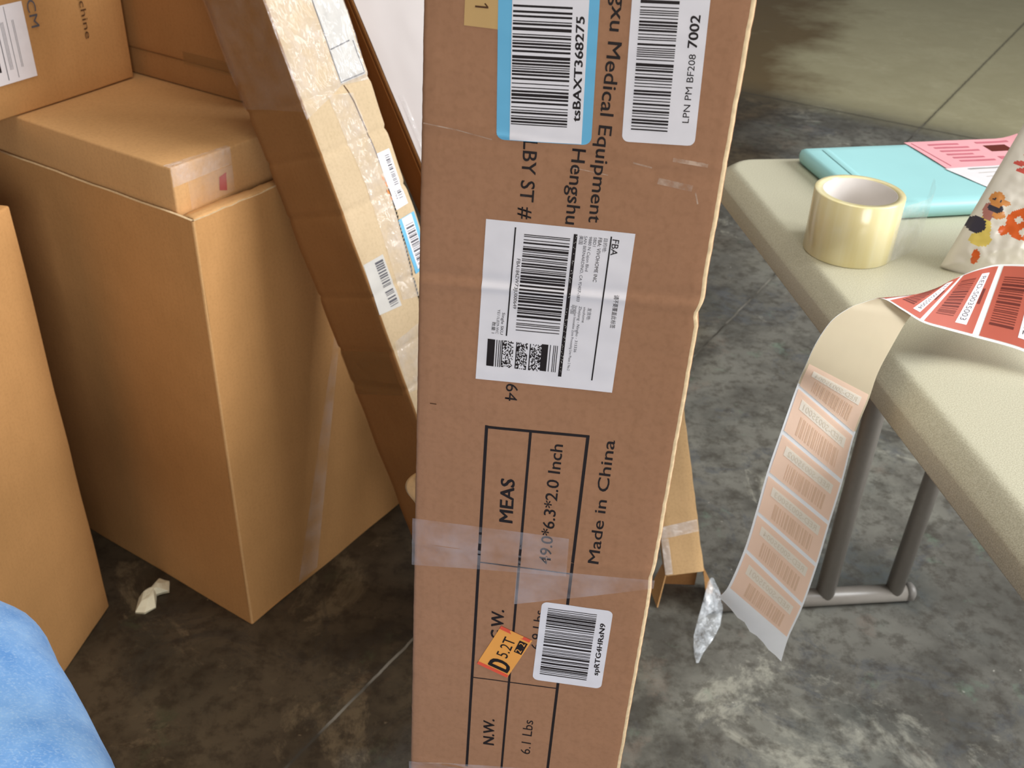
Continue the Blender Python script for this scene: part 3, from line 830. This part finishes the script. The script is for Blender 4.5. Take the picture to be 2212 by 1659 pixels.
# ------------------------------------------------------------------ white-faced carton leaning behind it
Qb = Vector((0.1360, 1.3305, 0)); Qt = Vector((-0.2268, 1.3635, 0.9061))
HA = (Qt - Qb).normalized()
HT = Vector((0.86, 0.5, 0)); HT = (HT - HA * HT.dot(HA)).normalized()
HN = HT.cross(HA).normalized()      # points toward the viewer
low = min(0.0, (HT * 0.11).z, (-HN * 0.09).z, (HT * .11 - HN * .09).z)
Hm = frame(Qb + HA * (-low / HA.z + .001), HT, -HN, HA)
Hh = thing('white_faced_carton', 'leaning brown carton with a white front panel, behind the taped carton', 'box', Hm)
carton('carton_body', Hh, (0.11, 0.09, 1.04), 'card_dark', 0.002, None, 0.0005, 21.0)
hb = MB(); hb.grid(lambda a, c_: (0.003 + .104 * a, -0.0016 - .0012 * noise.noise(Vector((a * 6, c_ * 20, 4))), 0.02 + 1.0 * c_), 12, 40, 'white_face')
o = hb.build('front_panel', Hh, True); o['label'] = 'white coated front'
hb = MB(); hb.grid(lambda a, c_: (0.010 + .006 * a, -0.0032 - .001 * noise.noise(Vector((a * 4, c_ * 30, 8))), 0.66 + .16 * c_), 3, 40, 'glint_tape'); hb.build('packing_tape', Hh, True)
hb = MB(); hf = FlatUp(hb, lambda u, v, l: (-l / 1000 - .0012, u / 1000, v / 1000))
hf.quad(((8, 560), (26, 562), (25, 556), (8, 554)), 'ink', .2); hf.quad(((8, 560), (12, 560), (12, 536), (8, 536)), 'ink', .2); hf.quad(((10, 538), (26, 540), (26, 532), (10, 530)), 'ink', .2)
hb.build('printed_mark', Hh); hb = MB(); hf = FlatUp(hb, lambda u, v, l: (-l / 1000 - .0012, u / 1000, v / 1000))
hf.quad(((34, 640), (46, 642), (46, 615), (36, 612)), 'ink_soft', .2)
hb.build('printed_mark', Hh)
hb = MB(); hb.grid(lambda a, c_: (-0.0012, 0.006 + .005 * a, .05 + .95 * c_), 1, 20, 'card_light'); o = hb.build('edge_strip', Hh)

# ------------------------------------------------------------------ narrow carton with open bottom flaps
gl = Vector((0.2604, 1.2186, 0.065)); gr = Vector((0.3222, 1.2158, 0.065))
GA = Vector((-0.1835, 0.4004, 0.8978)).normalized()
GX = (gr - gl); GX = (GX - GA * GX.dot(GA)).normalized(); GN = GX.cross(GA).normalized()
Gm = frame(gl, GX, -GN, GA)
G = thing('flapped_carton', 'narrow light carton leaning behind the tall one, its bottom flaps open on the floor', 'box', Gm)
GW, GD, GL = 0.062, 0.055, 0.98
gb = MB()
def gpt(x, y, z):
    wv = .0009 * noise.noise(Vector((x * 30, y * 30, z * 30))) + .0006 * noise.noise(Vector((x * 90, y * 60, z * 90)))
    cz = -.0012 * math.exp(-((z - .165) / .003) ** 2)
    return (x + wv, y + wv - cz, z)
rg = [(0.002, 0), (GW * .25, 0), (GW * .5, 0), (GW * .75, 0), (GW - .002, 0), (GW, .002), (GW, GD * .5), (GW, GD - .002), (GW - .002, GD), (GW * .5, GD), (.002, GD), (0, GD - .002), (0, GD * .5), (0, .002)]
for j in range(161):
    for x, y in rg: gb.v.append(gpt(x, y, GL * j / 160))
s1 = gb.slot('card_worn')
for j in range(160):
    for i in range(len(rg)):
        a = j * len(rg) + i; c_ = j * len(rg) + (i + 1) % len(rg)
        gb.f.append((a, c_, c_ + len(rg), a + len(rg))); gb.mi.append(s1)
gb.f.append(tuple(160 * len(rg) + i for i in range(len(rg)))); gb.mi.append(s1)
gb.build('carton_body', G, True)
Gi = Gm.inverted()
def gw(*p): return tuple(Gi @ Vector(p))
def g_flap(corners, m, name='bottom_flap', n=(6, 6), label=None, solid=.002):
    mb = MB(); (a, b_, c_, d) = [Vector(q) for q in corners]
    mb.grid(lambda p, q: gw(*((a * (1 - p) + b_ * p) * (1 - q) + (d * (1 - p) + c_ * p) * q)), n[0], n[1], m)
    o = mb.build(name, G, solid=solid)
    if label: o['label'] = label
    return o
Wc = [Gm @ Vector(q) for q in ((0, 0, 0), (GW, 0, 0), (GW, GD, 0), (0, GD, 0))]
g_flap((Wc[3], Wc[0], Vector((0.2535, 1.211, .0015)), Vector((0.2455, 1.255, .0015))), 'card_light')
g_flap((Wc[1], Wc[2], Vector((0.352, 1.262, .0015)), Vector((0.336, 1.205, .0015))), 'card')
g_flap((Wc[2], Wc[3], Vector((0.256, 1.268, .0015)), Vector((0.322, 1.268, .0015))), 'card_dark')
g_flap((Wc[0] + Vector((.003, .001, 0)), Wc[1] + Vector((-.003, .001, 0)), Wc[1] + Vector((-.010, .040, -.012)), Wc[0] + Vector((.004, .040, -.012))), 'card_light', label='front flap folded inwards')
gt = MB(); gt.grid(lambda a, c_: (0.001 + .060 * a, -.0014 - .0008 * noise.noise(Vector((a * 5, c_ * 9, 2))), .062 + .02 * c_ + .006 * a), 8, 6, 'haze_tape')
gt.grid(lambda a, c_: (0.000 + .012 * a, -.0014, .002 + .06 * c_), 4, 8, 'haze_tape')
gt.build('packing_tape', G, True)
gm = MB(); gf = FlatUp(gm, lambda u, v, l: (u / 1000, gpt(u / 1000, 0, v / 1000)[1] - l / 1000, v / 1000))
gf.line((18, 196), (18, 182), 1.0, 'ink_soft', .5, 4); gf.line((18, 182), (27, 182), 1.0, 'ink_soft', .5, 3); gf.line((18, 196), (27, 196), 1.0, 'ink_soft', .5, 3)
gm.build('printed_mark', G)
# clear poly wrap hanging off the right flap
pw = MB()
rows = [((0.331, 1.222, .052), (0.343, 1.232, .050)), ((0.322, 1.196, .034), (0.353, 1.216, .034)), ((0.312, 1.170, .018), (0.356, 1.196, .020)), ((0.304, 1.146, .008), (0.349, 1.168, .010)), ((0.302, 1.126, .004), (0.334, 1.142, .004)), ((0.301, 1.110, .0025), (0.316, 1.116, .0025)), ((0.302, 1.095, .0015), (0.306, 1.096, .0015))]
def pwf(a, c_):
    t = c_ * (len(rows) - 1); i = min(int(t), len(rows) - 2); k = t - i
    l = Vector(rows[i][0]).lerp(Vector(rows[i + 1][0]), k); r = Vector(rows[i][1]).lerp(Vector(rows[i + 1][1]), k)
    p = l.lerp(r, a); p.z += 0.006 * math.sin(a * PI) * (1 - c_) + .002 * noise.noise(p * 90)
    p.z = max(p.z, .001)
    return gw(*p)
pw.grid(pwf, 14, 30, 'poly')
o = pw.build('plastic_wrap', G, False); o['label'] = 'shiny clear plastic scrap'

# ------------------------------------------------------------------ folding table
TE = Vector((0.1501, -0.9887, 0)).normalized()      # along the long edge, toward the viewer
TN = Vector((0.9887, 0.1501, 0)).normalized()       # across the table, away from the visible long edge
TO = Vector((0.2595, 1.3005, 0))                    # visible far corner (of the flat top's outline), at floor height
Tm = frame(TO, TN, TE * 1.0, Zv)                    # x across, y toward viewer (left-handed pair fixed below)
Tm = frame(TO, TN, -TE, Zv)                         # right-handed: x across, y away from the viewer
T = thing('folding_table', 'beige plastic folding table with grey tube legs at the right', 'table', Tm)
TW, TL, TZ = 0.50, 1.22, 0.74
tbm = MB()
def rrect(ins, rad, n=8):
    x0, x1, y0, y1 = ins, TW - ins, -TL + ins, -ins
    pts = []
    for cx, cy, a0 in ((x1 - rad, y1 - rad, 0), (x0 + rad, y1 - rad, 90), (x0 + rad, y0 + rad, 180), (x1 - rad, y0 + rad, 270)):
        for i in range(n + 1):
            th = math.radians(a0 + 90 * i / n); pts.append((cx + rad * math.cos(th), cy + rad * math.sin(th)))
    return pts
loops = []
for ins, z, rad in ((-.007, .702, .051), (-.010, .7035, .054), (-.0102, .705, .054), (-.0085, .722, .0525), (-.008, .7235, .052), (-.0065, .7255, .051), (-.004, .7280, .049), (.003, .7345, .044), (.006, .7368, .041), (.0085, .7386, .039), (.0115, .7397, .036), (.014, TZ, .034), (.018, TZ, .030), (.03, TZ, .02)):
    loops.append([(x, y, z) for x, y in rrect(ins, rad)])
nl = len(loops[0]); sT = tbm.slot('table')
for lp_ in loops: tbm.v += lp_
for j in range(len(loops) - 1):
    for i in range(nl):
        a = j * nl + i; c_ = j * nl + (i + 1) % nl
        tbm.f.append((a, c_, c_ + nl, a + nl)); tbm.mi.append(sT)
tbm.f.append(tuple((len(loops) - 1) * nl + i for i in range(nl))); tbm.mi.append(sT)
tbm.f.append(tuple(range(nl))[::-1]); tbm.mi.append(sT)
tbm.build('tabletop', T, True)
Ti = Tm.inverted()
def tl(x, y, z): return Ti @ Vector((x, y, z))
def leg(x0, y0, x1, y1, rad=.0145):
    mb = MB(); mb.tube([tl(x0, y0, .020), tl((x0 + x1) / 2, (y0 + y1) / 2, .36), tl(x1, y1, .703)], rad, 'steel', 24)
    return mb.build('leg', T, True)
leg(0.531, 1.2385, 0.531, 1.2385, .0155); leg(0.650, 1.2535, 0.664, 1.2555)
mb = MB(); mb.tube([tl(0.335, 1.2115, .0155), tl(0.50, 1.233, .0155), tl(0.676, 1.2565, .0155)], .0150, 'steel', 24); FB = mb.build('foot_bar', T, True)
mb = MB(); mb.tube([tl(0.670, 1.2558, .0158), tl(0.681, 1.2572, .0158), tl(0.685, 1.2578, .0158)], [.0158, .0158, .011], 'cap', 20); mb.build('end_cap', FB, True)
# the frame at the viewer's end
nx = TE * 1.02
for (x, y) in ((0.531, 1.2385), (0.650, 1.2535)):
    leg(x + nx.x, y + nx.y, x + nx.x, y + nx.y)
mb = MB(); mb.tube([tl(0.40 + nx.x, 1.221 + nx.y, .0155), tl(0.676 + nx.x, 1.2565 + nx.y, .0155)], .0150, 'steel', 20); mb.build('foot_bar', T, True)

# ------------------------------------------------------------------ roll of packing tape
RO = Vector((0.3600, 1.0235, 0.7402))
Rr = thing('tape_roll', 'roll of clear yellowish packing tape standing on the beige table', 'tape', Matrix.Translation(RO))
RH, R1, R0 = 0.0685, 0.0470, 0.0378
mb = MB(); n = 72
def ringv(r, z): return [(r * math.cos(2 * PI * i / n), r * math.sin(2 * PI * i / n), z) for i in range(n)]
def lathe(mb, prof, m):
    i0 = len(mb.v); k = mb.slot(m)
    for r, z in prof: mb.v += ringv(r, z)
    for j in range(len(prof) - 1):
        for i in range(n):
            b_ = (i + 1) % n
            mb.f.append((i0 + j * n + i, i0 + j * n + b_, i0 + (j + 1) * n + b_, i0 + (j + 1) * n + i)); mb.mi.append(k)
lathe(mb, [(R0 + .0012, 0), (R1 - .0006, 0), (R1, .0006), (R1, RH * .5), (R1, RH - .0006), (R1 - .0006, RH), (R0 + .0012, RH), (R0 + .0012, 0)], 'roll')
mb.build('wound_tape', Rr, True)
mb = MB(); lathe(mb, [(R0, 0), (R0 + .0012, 0), (R0 + .0012, RH - .0006), (R0, RH - .0006), (R0, 0)], 'core')
o = mb.build('core', Rr, True); o['label'] = 'white cardboard core'
mb = MB()
def tail(a, c_):
    th = -0.75; px, py = R1 * math.cos(th), R1 * math.sin(th)
    ex, ey = 0.078, 0.118
    x = px + ex * a + .012 * math.sin(a * PI); y = py + ey * a - .010 * math.sin(a * PI)
    z = .001 + (0.064 - .018 * a) * c_ + .002 * noise.noise(Vector((a * 9, c_ * 9, 3)))
    return (x + .012 * (c_ - .5) * a, y + .02 * c_ * a, z)
mb.grid(tail, 24, 12, 'tail_tape')
o = mb.build('loose_end', Rr, True); o['label'] = 'transparent loose end of the tape'

# ------------------------------------------------------------------ pale teal parcel
PX = Vector((0.977, 0.213, 0)).normalized(); PY = Vector((-PX.y, PX.x, 0))
PO = Vector((0.361, 1.292, 0.7402)) - PY * 0.196
PM = frame(PO, PX, PY, Zv)
P = thing('parcel', 'flat pale teal parcel on the table behind the tape roll, with pink and white labels', 'parcel', PM)
carton('parcel_body', P, (0.33, 0.196, 0.0205), 'teal', 0.008, None, 0.0004, 31.0)
fb_ = MB(); fb_.grid(lambda a, c_: (0.022 + .010 * a + .004 * c_, 0.03 + .15 * c_, .0212 + .0010 * math.sin(a * PI)), 4, 14, 'teal'); fb_.build('folded_edge', P, True)
lb = MB()
def lplace(u, v, l):
    x, y = u / 1000, v / 1000
    z = .0212 + .0006 * noise.noise(Vector((x * 30, y * 30, 2)))
    if x > .285: z += ((x - .285) / .03) ** 2 * .005
    if y < .04: z += .0
    return (x, y, z + l / 1000)
lf = FlatUp(lb, lplace)
lf.quad(((150, 195), (318, 196), (300, 104), (156, 97)), 'paper_pink', .4, (16, 8))
for k in range(6):
    lf.quad(((178 + k * 2, 184 - k * 12), (222 + (k % 3) * 8, 184 - k * 12), (222 + (k % 3) * 8, 179 - k * 12), (178 + k * 2, 179 - k * 12)), 'pink_ink', .7, (3, 1))
lf.quad(((252, 172), (284, 172), (284, 150), (252, 150)), 'brown_ink', .7, (3, 2))
lf.quad(((248, 186), (296, 186), (296, 180), (248, 180)), 'pink_ink', .7, (4, 1)); lf.quad(((248, 132), (286, 132), (286, 122), (248, 122)), 'pink_ink', .7, (4, 1))
lf.line((158, 190), (166, 106), 1.4, 'pink_ink', .7, 8)
lb.build('shipping_label', P, True)['label'] = 'pink upper half of the label'
lb = MB(); lf = FlatUp(lb, lplace)
lf.quad(((153, 99), (300, 106), (262, 26), (182, 6)), 'paper', .45, (16, 10))
for k in range(6): lf.line((184 + k * 4, 92 - k * 12), (244, 96 - k * 12), 1.6, 'paper_grey', .7, 5)
lf.line((182, 94), (262, 98), 1.6, 'ink_grey', .7, 8)
lb.build('shipping_label', P, True)['label'] = 'white lower half of the label'

# ------------------------------------------------------------------ snack bag
yaw, tilt = -0.15, 0.35
SN = Vector((math.sin(yaw) * math.cos(tilt), -math.cos(yaw) * math.cos(tilt), math.sin(tilt)))
SX = Vector((math.cos(yaw), math.sin(yaw), 0)); SZ = SX.cross(-SN) * 1.0
M['bag_white'] = plain('white_snack_foil', lin(232, 226, 214), 0.25, 0.5, 0.05, 50, 0.1)
M['bag_orange'] = plain('orange_bag_print', lin(226, 104, 46), 0.28, 0.5, 0.06)
M['bag_tan'] = plain('tan_bag_print', lin(222, 150, 84), 0.28, 0.5, 0.08)
M['bag_navy'] = plain('dark_bag_print', lin(66, 62, 74), 0.28, 0.5, 0.1)
M['bag_yellow'] = plain('yellow_bag_print', lin(232, 208, 110), 0.28, 0.5, 0.06)
M['bag_mauve'] = plain('mauve_bag_print', lin(182, 122, 112), 0.28, 0.5, 0.08)
M['bag_red'] = plain('red_bag_print', lin(216, 96, 84), 0.28, 0.5, 0.06)
SO = Vector((0.4471, 0.9675, 0.745)) - SN * 0.004 + Vector((0, 0.0, 0.004))
Sm = frame(SO, SX, -SN, SZ)
SW, SH = 0.17, 0.22
rot = math.radians(-20)
def bag_mat(x, z):
    """generic coloured print, millimetres in the bag's own upright frame"""
    e = lambda cx, cz, rx, rz: ((x - cx) / rx) ** 2 + ((z - cz) / rz) ** 2 < 1
    if e(66, 53, 16, 16):
        for (tx, tz) in ((61, 57), (70, 60), (66, 45), (73, 49)):
            if abs(x - tx) + abs(z - tz) < 4.2: return 'bag_white'
        return 'bag_orange'
    if e(49, 45, 4.5, 5): return 'bag_orange'
    if e(40, 75, 6.5, 8): return 'bag_navy' if e(37.5, 75, 1.2, 1.5) or e(43, 74, 1.2, 1.5) else 'bag_tan'
    if e(39.5, 66.5, 6.5, 5): return 'bag_navy'
    if e(48, 72, 4, 2.6): return 'bag_tan'
    if e(43, 60, 6, 4.5): return 'bag_tan'
    if e(34, 62, 5, 9): return 'bag_mauve'
    if e(25, 48, 8, 9): return 'bag_navy'
    if e(31, 44, 7, 13) or e(30, 33, 10, 7): return 'bag_yellow'
    if e(28, 15, 3.6, 8): return 'bag_orange'
    if e(57, 113, 8, 2.6) or e(60, 106, 8, 2.6) or e(60, 121, 3, 2): return 'bag_red'
    return 'bag_white'
def bag_pt(a, c_, side):
    x = a * SW; z = c_ * SH
    ed = min(a, 1 - a, c_ * 1.2, (1 - c_) * 1.2)
    th = 0.030 * min(1, max(0, ed) / 0.28) ** 0.55
    cr_ = 0.0022 * noise.noise(Vector((x * 45, z * 45, side * 5))) + .0012 * noise.noise(Vector((x * 140, z * 140, side)))
    y = -side * (th + cr_ * min(1, ed * 14)) 
    X = x * math.cos(rot) - z * math.sin(rot); Z = x * math.sin(rot) + z * math.cos(rot)
    return (X, y + .018, Z)
bg = MB()
def bm_(a, c_):
    p = bag_pt(a, c_, 1); return bag_mat(p[0] * 1000, p[2] * 1000)
bg.grid(lambda a, c_: bag_pt(a, c_, 1), 130, 160, bm_)
bg.grid(lambda a, c_: bag_pt(a, c_, -1), 40, 50, 'bag_white', flip=True)
Bg = bg.build('snack_bag', None, True, Sm)
tag(Bg, 'white snack bag with orange, yellow and dark print at the right edge of the table', 'bag')

# ------------------------------------------------------------------ strip of labels curling over the table edge
E1p = [(0.5149, 0.8504, 0.8058), (0.4918, 0.8691, 0.8030), (0.4597, 0.8822, 0.7966), (0.4407, 0.8769, 0.7950), (0.4200, 0.8661, 0.7927), (0.3996, 0.8500, 0.7918), (0.3799, 0.8282, 0.7908), (0.3587, 0.8051, 0.7877), (0.3414, 0.7831, 0.7842), (0.3262, 0.7621, 0.7729), (0.3138, 0.7471, 0.7530), (0.3095, 0.7410, 0.7291), (0.3045, 0.7383, 0.6932), (0.3012, 0.7296, 0.6468), (0.2973, 0.7239, 0.6024), (0.2932, 0.7170, 0.5566), (0.2871, 0.7102, 0.5109), (0.2801, 0.7077, 0.4697), (0.2775, 0.7040, 0.4403)]
E2p = [(0.4794, 0.7663, 0.7516), (0.4490, 0.7816, 0.7609), (0.4104, 0.7926, 0.7664), (0.3823, 0.7909, 0.7741), (0.3554, 0.7823, 0.7852), (0.3305, 0.7710, 0.8023), (0.3055, 0.7589, 0.8188), (0.2824, 0.7409, 0.8231), (0.2656, 0.7228, 0.8266), (0.2497, 0.7078, 0.8232), (0.2381, 0.6971, 0.8086), (0.2335, 0.6958, 0.7886), (0.2336, 0.7056, 0.7637), (0.2281, 0.7038, 0.7190), (0.2233, 0.7026, 0.6755), (0.2206, 0.7015, 0.6322), (0.2169, 0.6999, 0.5891), (0.2082, 0.6963, 0.5462), (0.2051, 0.7104, 0.5181)]
def catmull(P, t):
    i = max(0, min(int(t), len(P) - 2)); k = t - i
    p0 = Vector(P[max(i - 1, 0)]); p1 = Vector(P[i]); p2 = Vector(P[i + 1]); p3 = Vector(P[min(i + 2, len(P) - 1)])
    return 0.5 * ((2 * p1) + (p2 - p0) * k + (2 * p0 - 5 * p1 + 4 * p2 - p3) * k * k + (3 * p1 - p0 - 3 * p2 + p3) * k ** 3)
NS = len(E1p) - 1
S_ = thing('label_strip', 'strip of salmon barcode labels curling off the table edge and hanging down, pale back showing', 'labels')
def rib(a, t, lift=0.0):
    """a across 0..1 (edge one to edge two), t along in stations"""
    p = catmull(E1p, t); q = catmull(E2p, t)
    r = p.lerp(q, a)
    if lift:
        e = 0.05
        d = (catmull(E1p, min(t + e, NS)).lerp(catmull(E2p, min(t + e, NS)), a) - catmull(E1p, max(t - e, 0)).lerp(catmull(E2p, max(t - e, 0)), a))
        nn = d.cross(q - p).normalized()
        r = r + nn * lift
    return r
mb = MB(); mb.grid(lambda a, c_: rib(a, c_ * NS), 10, 260, 'back_liner')
# torn lower end
base_i = 0
for j in range(261):
    if j >= 252:
        for i in range(11):
            k = base_i + j * 11 + i
            p = Vector(mb.v[k]); p.z += (j - 251) / 9 * (.0035 * noise.noise(Vector((i * .9, 3, 1))) + .002 * noise.noise(Vector((i * 2.3, 8, 1)))); mb.v[k] = tuple(p)
mb.build('release_liner', S_, True)
mb = MB(); mb.grid(lambda a, c_: rib(.004 + .992 * a, 3.4 + 8.52 * c_, -.0003), 8, 120, 'back_cream')
o = mb.build('backing_paper', S_, True); o['label'] = 'cream toned stretch of the backing'
# labels: station intervals on the strip (printed face is the far side of the hanging part)
seps = [-1.0, .55, 2.02, 4.1, 5.8, 7.5, 9.1, 10.8, 12.0, 13.0, 14.0, 15.0, 16.0, 17.05]
sign = 1
def lab_on(k, t0, t1):
    mb = MB(); g0, g1 = t0 + (.045 if t1 - t0 < 1.3 else .09), t1 - (.045 if t1 - t0 < 1.3 else .09)
    def pr(a0, a1, s0, s1, m, lift, n=(6, 12), side=1):
        mb.grid(lambda a, c_: rib(a0 + (a1 - a0) * a, max(0, g0 + (g1 - g0) * (s0 + (s1 - s0) * c_)), lift), n[0], n[1], m)
    F_, B_ = FRONT * 0.0004, -FRONT * 0.0004
    # printed side
    pr(.03, .97, 0, 1, 'salmon', F_)
    bars_m = 'brown_ink'
    r = random.Random(k)
    x = .18
    while x < .80:
        wd = r.choice((.010, .010, .02, .03)); pr(x, x + wd, BS0, BS1, bars_m, F_ * 1.5, (1, 6)); x += wd + r.choice((.010, .02, .02))
    pr(.12, .88, WS0, WS1, 'paper', F_ * 1.5, (6, 4))
    pr(.36, .58, .86 if BS0 < .5 else .08, .92 if BS0 < .5 else .14, bars_m, F_ * 1.5, (2, 2))
    mb2 = mb
    # digits of the white panel
    tx, fs = text_shape('RED-S003500' + str(k % 4 + 1))
    x0 = min(p[0] for p in tx); x1 = max(p[0] for p in tx); kk = (.66) / (x1 - x0)
    def tp(p):
        a = .17 + (p[0] - x0) * kk
        if TFLIP: a = 1 - a
        s0_ = WS0 + (WS1 - WS0) * (.22 + .56 * p[1] / cap_height()) if TUP else WS1 - (WS1 - WS0) * (.22 + .56 * p[1] / cap_height())
        return a, s0_
    mb.add([rib(tp(p)[0], max(0, g0 + (g1 - g0) * tp(p)[1]), F_ * 2) for p in tx], fs, 'ink_grey')
    o = mb.build('barcode_label', S_, True); o['label'] = 'salmon label with barcode'
    if t0 > 10:
        # the same print showing faintly through the liner
        mb = MB()
        mb.grid(lambda a, c_: rib(.03 + .94 * a, g0 + (g1 - g0) * c_, B_), 6, 12, 'back_label')
        if t0 > 10.5:
            r = random.Random(k); x = .18
            def pq(a0, a1, s0, s1, m, lift, n):
                mb.grid(lambda a, c_: rib(a0 + (a1 - a0) * a, g0 + (g1 - g0) * (s0 + (s1 - s0) * c_), lift), n[0], n[1], m)
            while x < .80:
                wd = r.choice((.010, .010, .02, .03)); pq(x, x + wd, BS0, BS1, 'back_bar', B_ * 1.5, (1, 6)); x += wd + r.choice((.010, .02, .02))
            pq(.12, .88, WS0, WS1, 'back_panel', B_ * 1.5, (6, 4))
            mb.add([rib(tp(p)[0], g0 + (g1 - g0) * tp(p)[1], B_ * 2) for p in tx], fs, 'back_bar2')
        o = mb.build('show_through', S_, True); o['label'] = 'label print showing faintly through the backing'
FRONT = 1
BS0, BS1 = .50, .90
WS0, WS1 = .16, .40
TFLIP, TUP = False, False
for k in range(len(seps) - 1): lab_on(k, seps[k], seps[k + 1])

# ------------------------------------------------------------------ scrap of tissue on the floor
ts = MB()
out = [(-0.5854, 1.1524), (-0.5902, 1.185), (-0.5860, 1.197), (-0.5784, 1.2068), (-0.5740, 1.218), (-0.5701, 1.2288), (-0.5610, 1.226), (-0.5526, 1.2244), (-0.5463, 1.2011), (-0.556, 1.198), (-0.5641, 1.1928), (-0.5572, 1.1662), (-0.570, 1.152)]
cx = sum(p[0] for p in out) / len(out); cy = sum(p[1] for p in out) / len(out)
nr = 8
def tis(i, j, top):
    p = out[i % len(out)]; k = j / nr
    x = cx + (p[0] - cx) * k; y = cy + (p[1] - cy) * k
    h = .004 + .012 * (1 - k * k) + .006 * noise.noise(Vector((x * 80, y * 80, 5))) * (1 - k * .5)
    return (x, y, max(h, .002) if top else .0008)
ts.grid(lambda a, c_: tis(int(round(a * len(out))), c_ * nr, True), len(out), nr, 'tissue')
ts.grid(lambda a, c_: tis(int(round(a * len(out))), c_ * nr, False), len(out), nr, 'tissue', flip=True)
tag(ts.build('tissue_scrap', None, False, weld=True), 'crumpled scrap of white tissue on the dark concrete floor', 'paper')

# ------------------------------------------------------------------ the seated person's denim leg (lower left)
leg_path = [(-0.0596, -0.12, 0.5), (-0.1296, 0.04, 0.5), (-0.2196, 0.21, 0.5), (-0.312, 0.3552, 0.5), (-0.4008, 0.4854, 0.497), (-0.4642, 0.572, 0.487), (-0.5002, 0.6182, 0.459), (-0.5156, 0.6342, 0.42), (-0.5226, 0.6342, 0.36), (-0.5282, 0.6307, 0.28), (-0.5327, 0.6282, 0.19), (-0.5352, 0.6232, 0.1)]
leg_r = [.105, .105, .102, .097, .090, .086, .083, .078, .074, .073, .068, .062]
mb = MB()
fine_p, fine_r = [], []
for i in range((len(leg_path) - 1) * 6 + 1):
    t = i / 6; j = min(int(t), len(leg_path) - 2)
    fine_p.append(catmull(leg_path, t)); fine_r.append(leg_r[j] + (leg_r[j + 1] - leg_r[j]) * (t - j))
mb.tube(fine_p, fine_r, 'denim', 40)
for i, p in enumerate(mb.v):
    p = Vector(p); mb.v[i] = tuple(p + noise.noise_vector(p * 14) * .004 + noise.noise_vector(p * 45) * .0012)
Pn = thing('person', 'seated person, only a knee in light blue denim showing at the lower left', 'person')
mb.build('denim_leg', Pn, True)
sh = MB()
sh.tube([(-.535, .57, .045), (-.537, .585, .05), (-.539, .625, .052), (-.548, .68, .046), (-.558, .725, .038), (-.563, .75, .032), (-.567, .77, .028)], [.030, .042, .046, .042, .036, .030, .014], 'denim_shoe', 20)
sh.build('shoe', Pn, True)
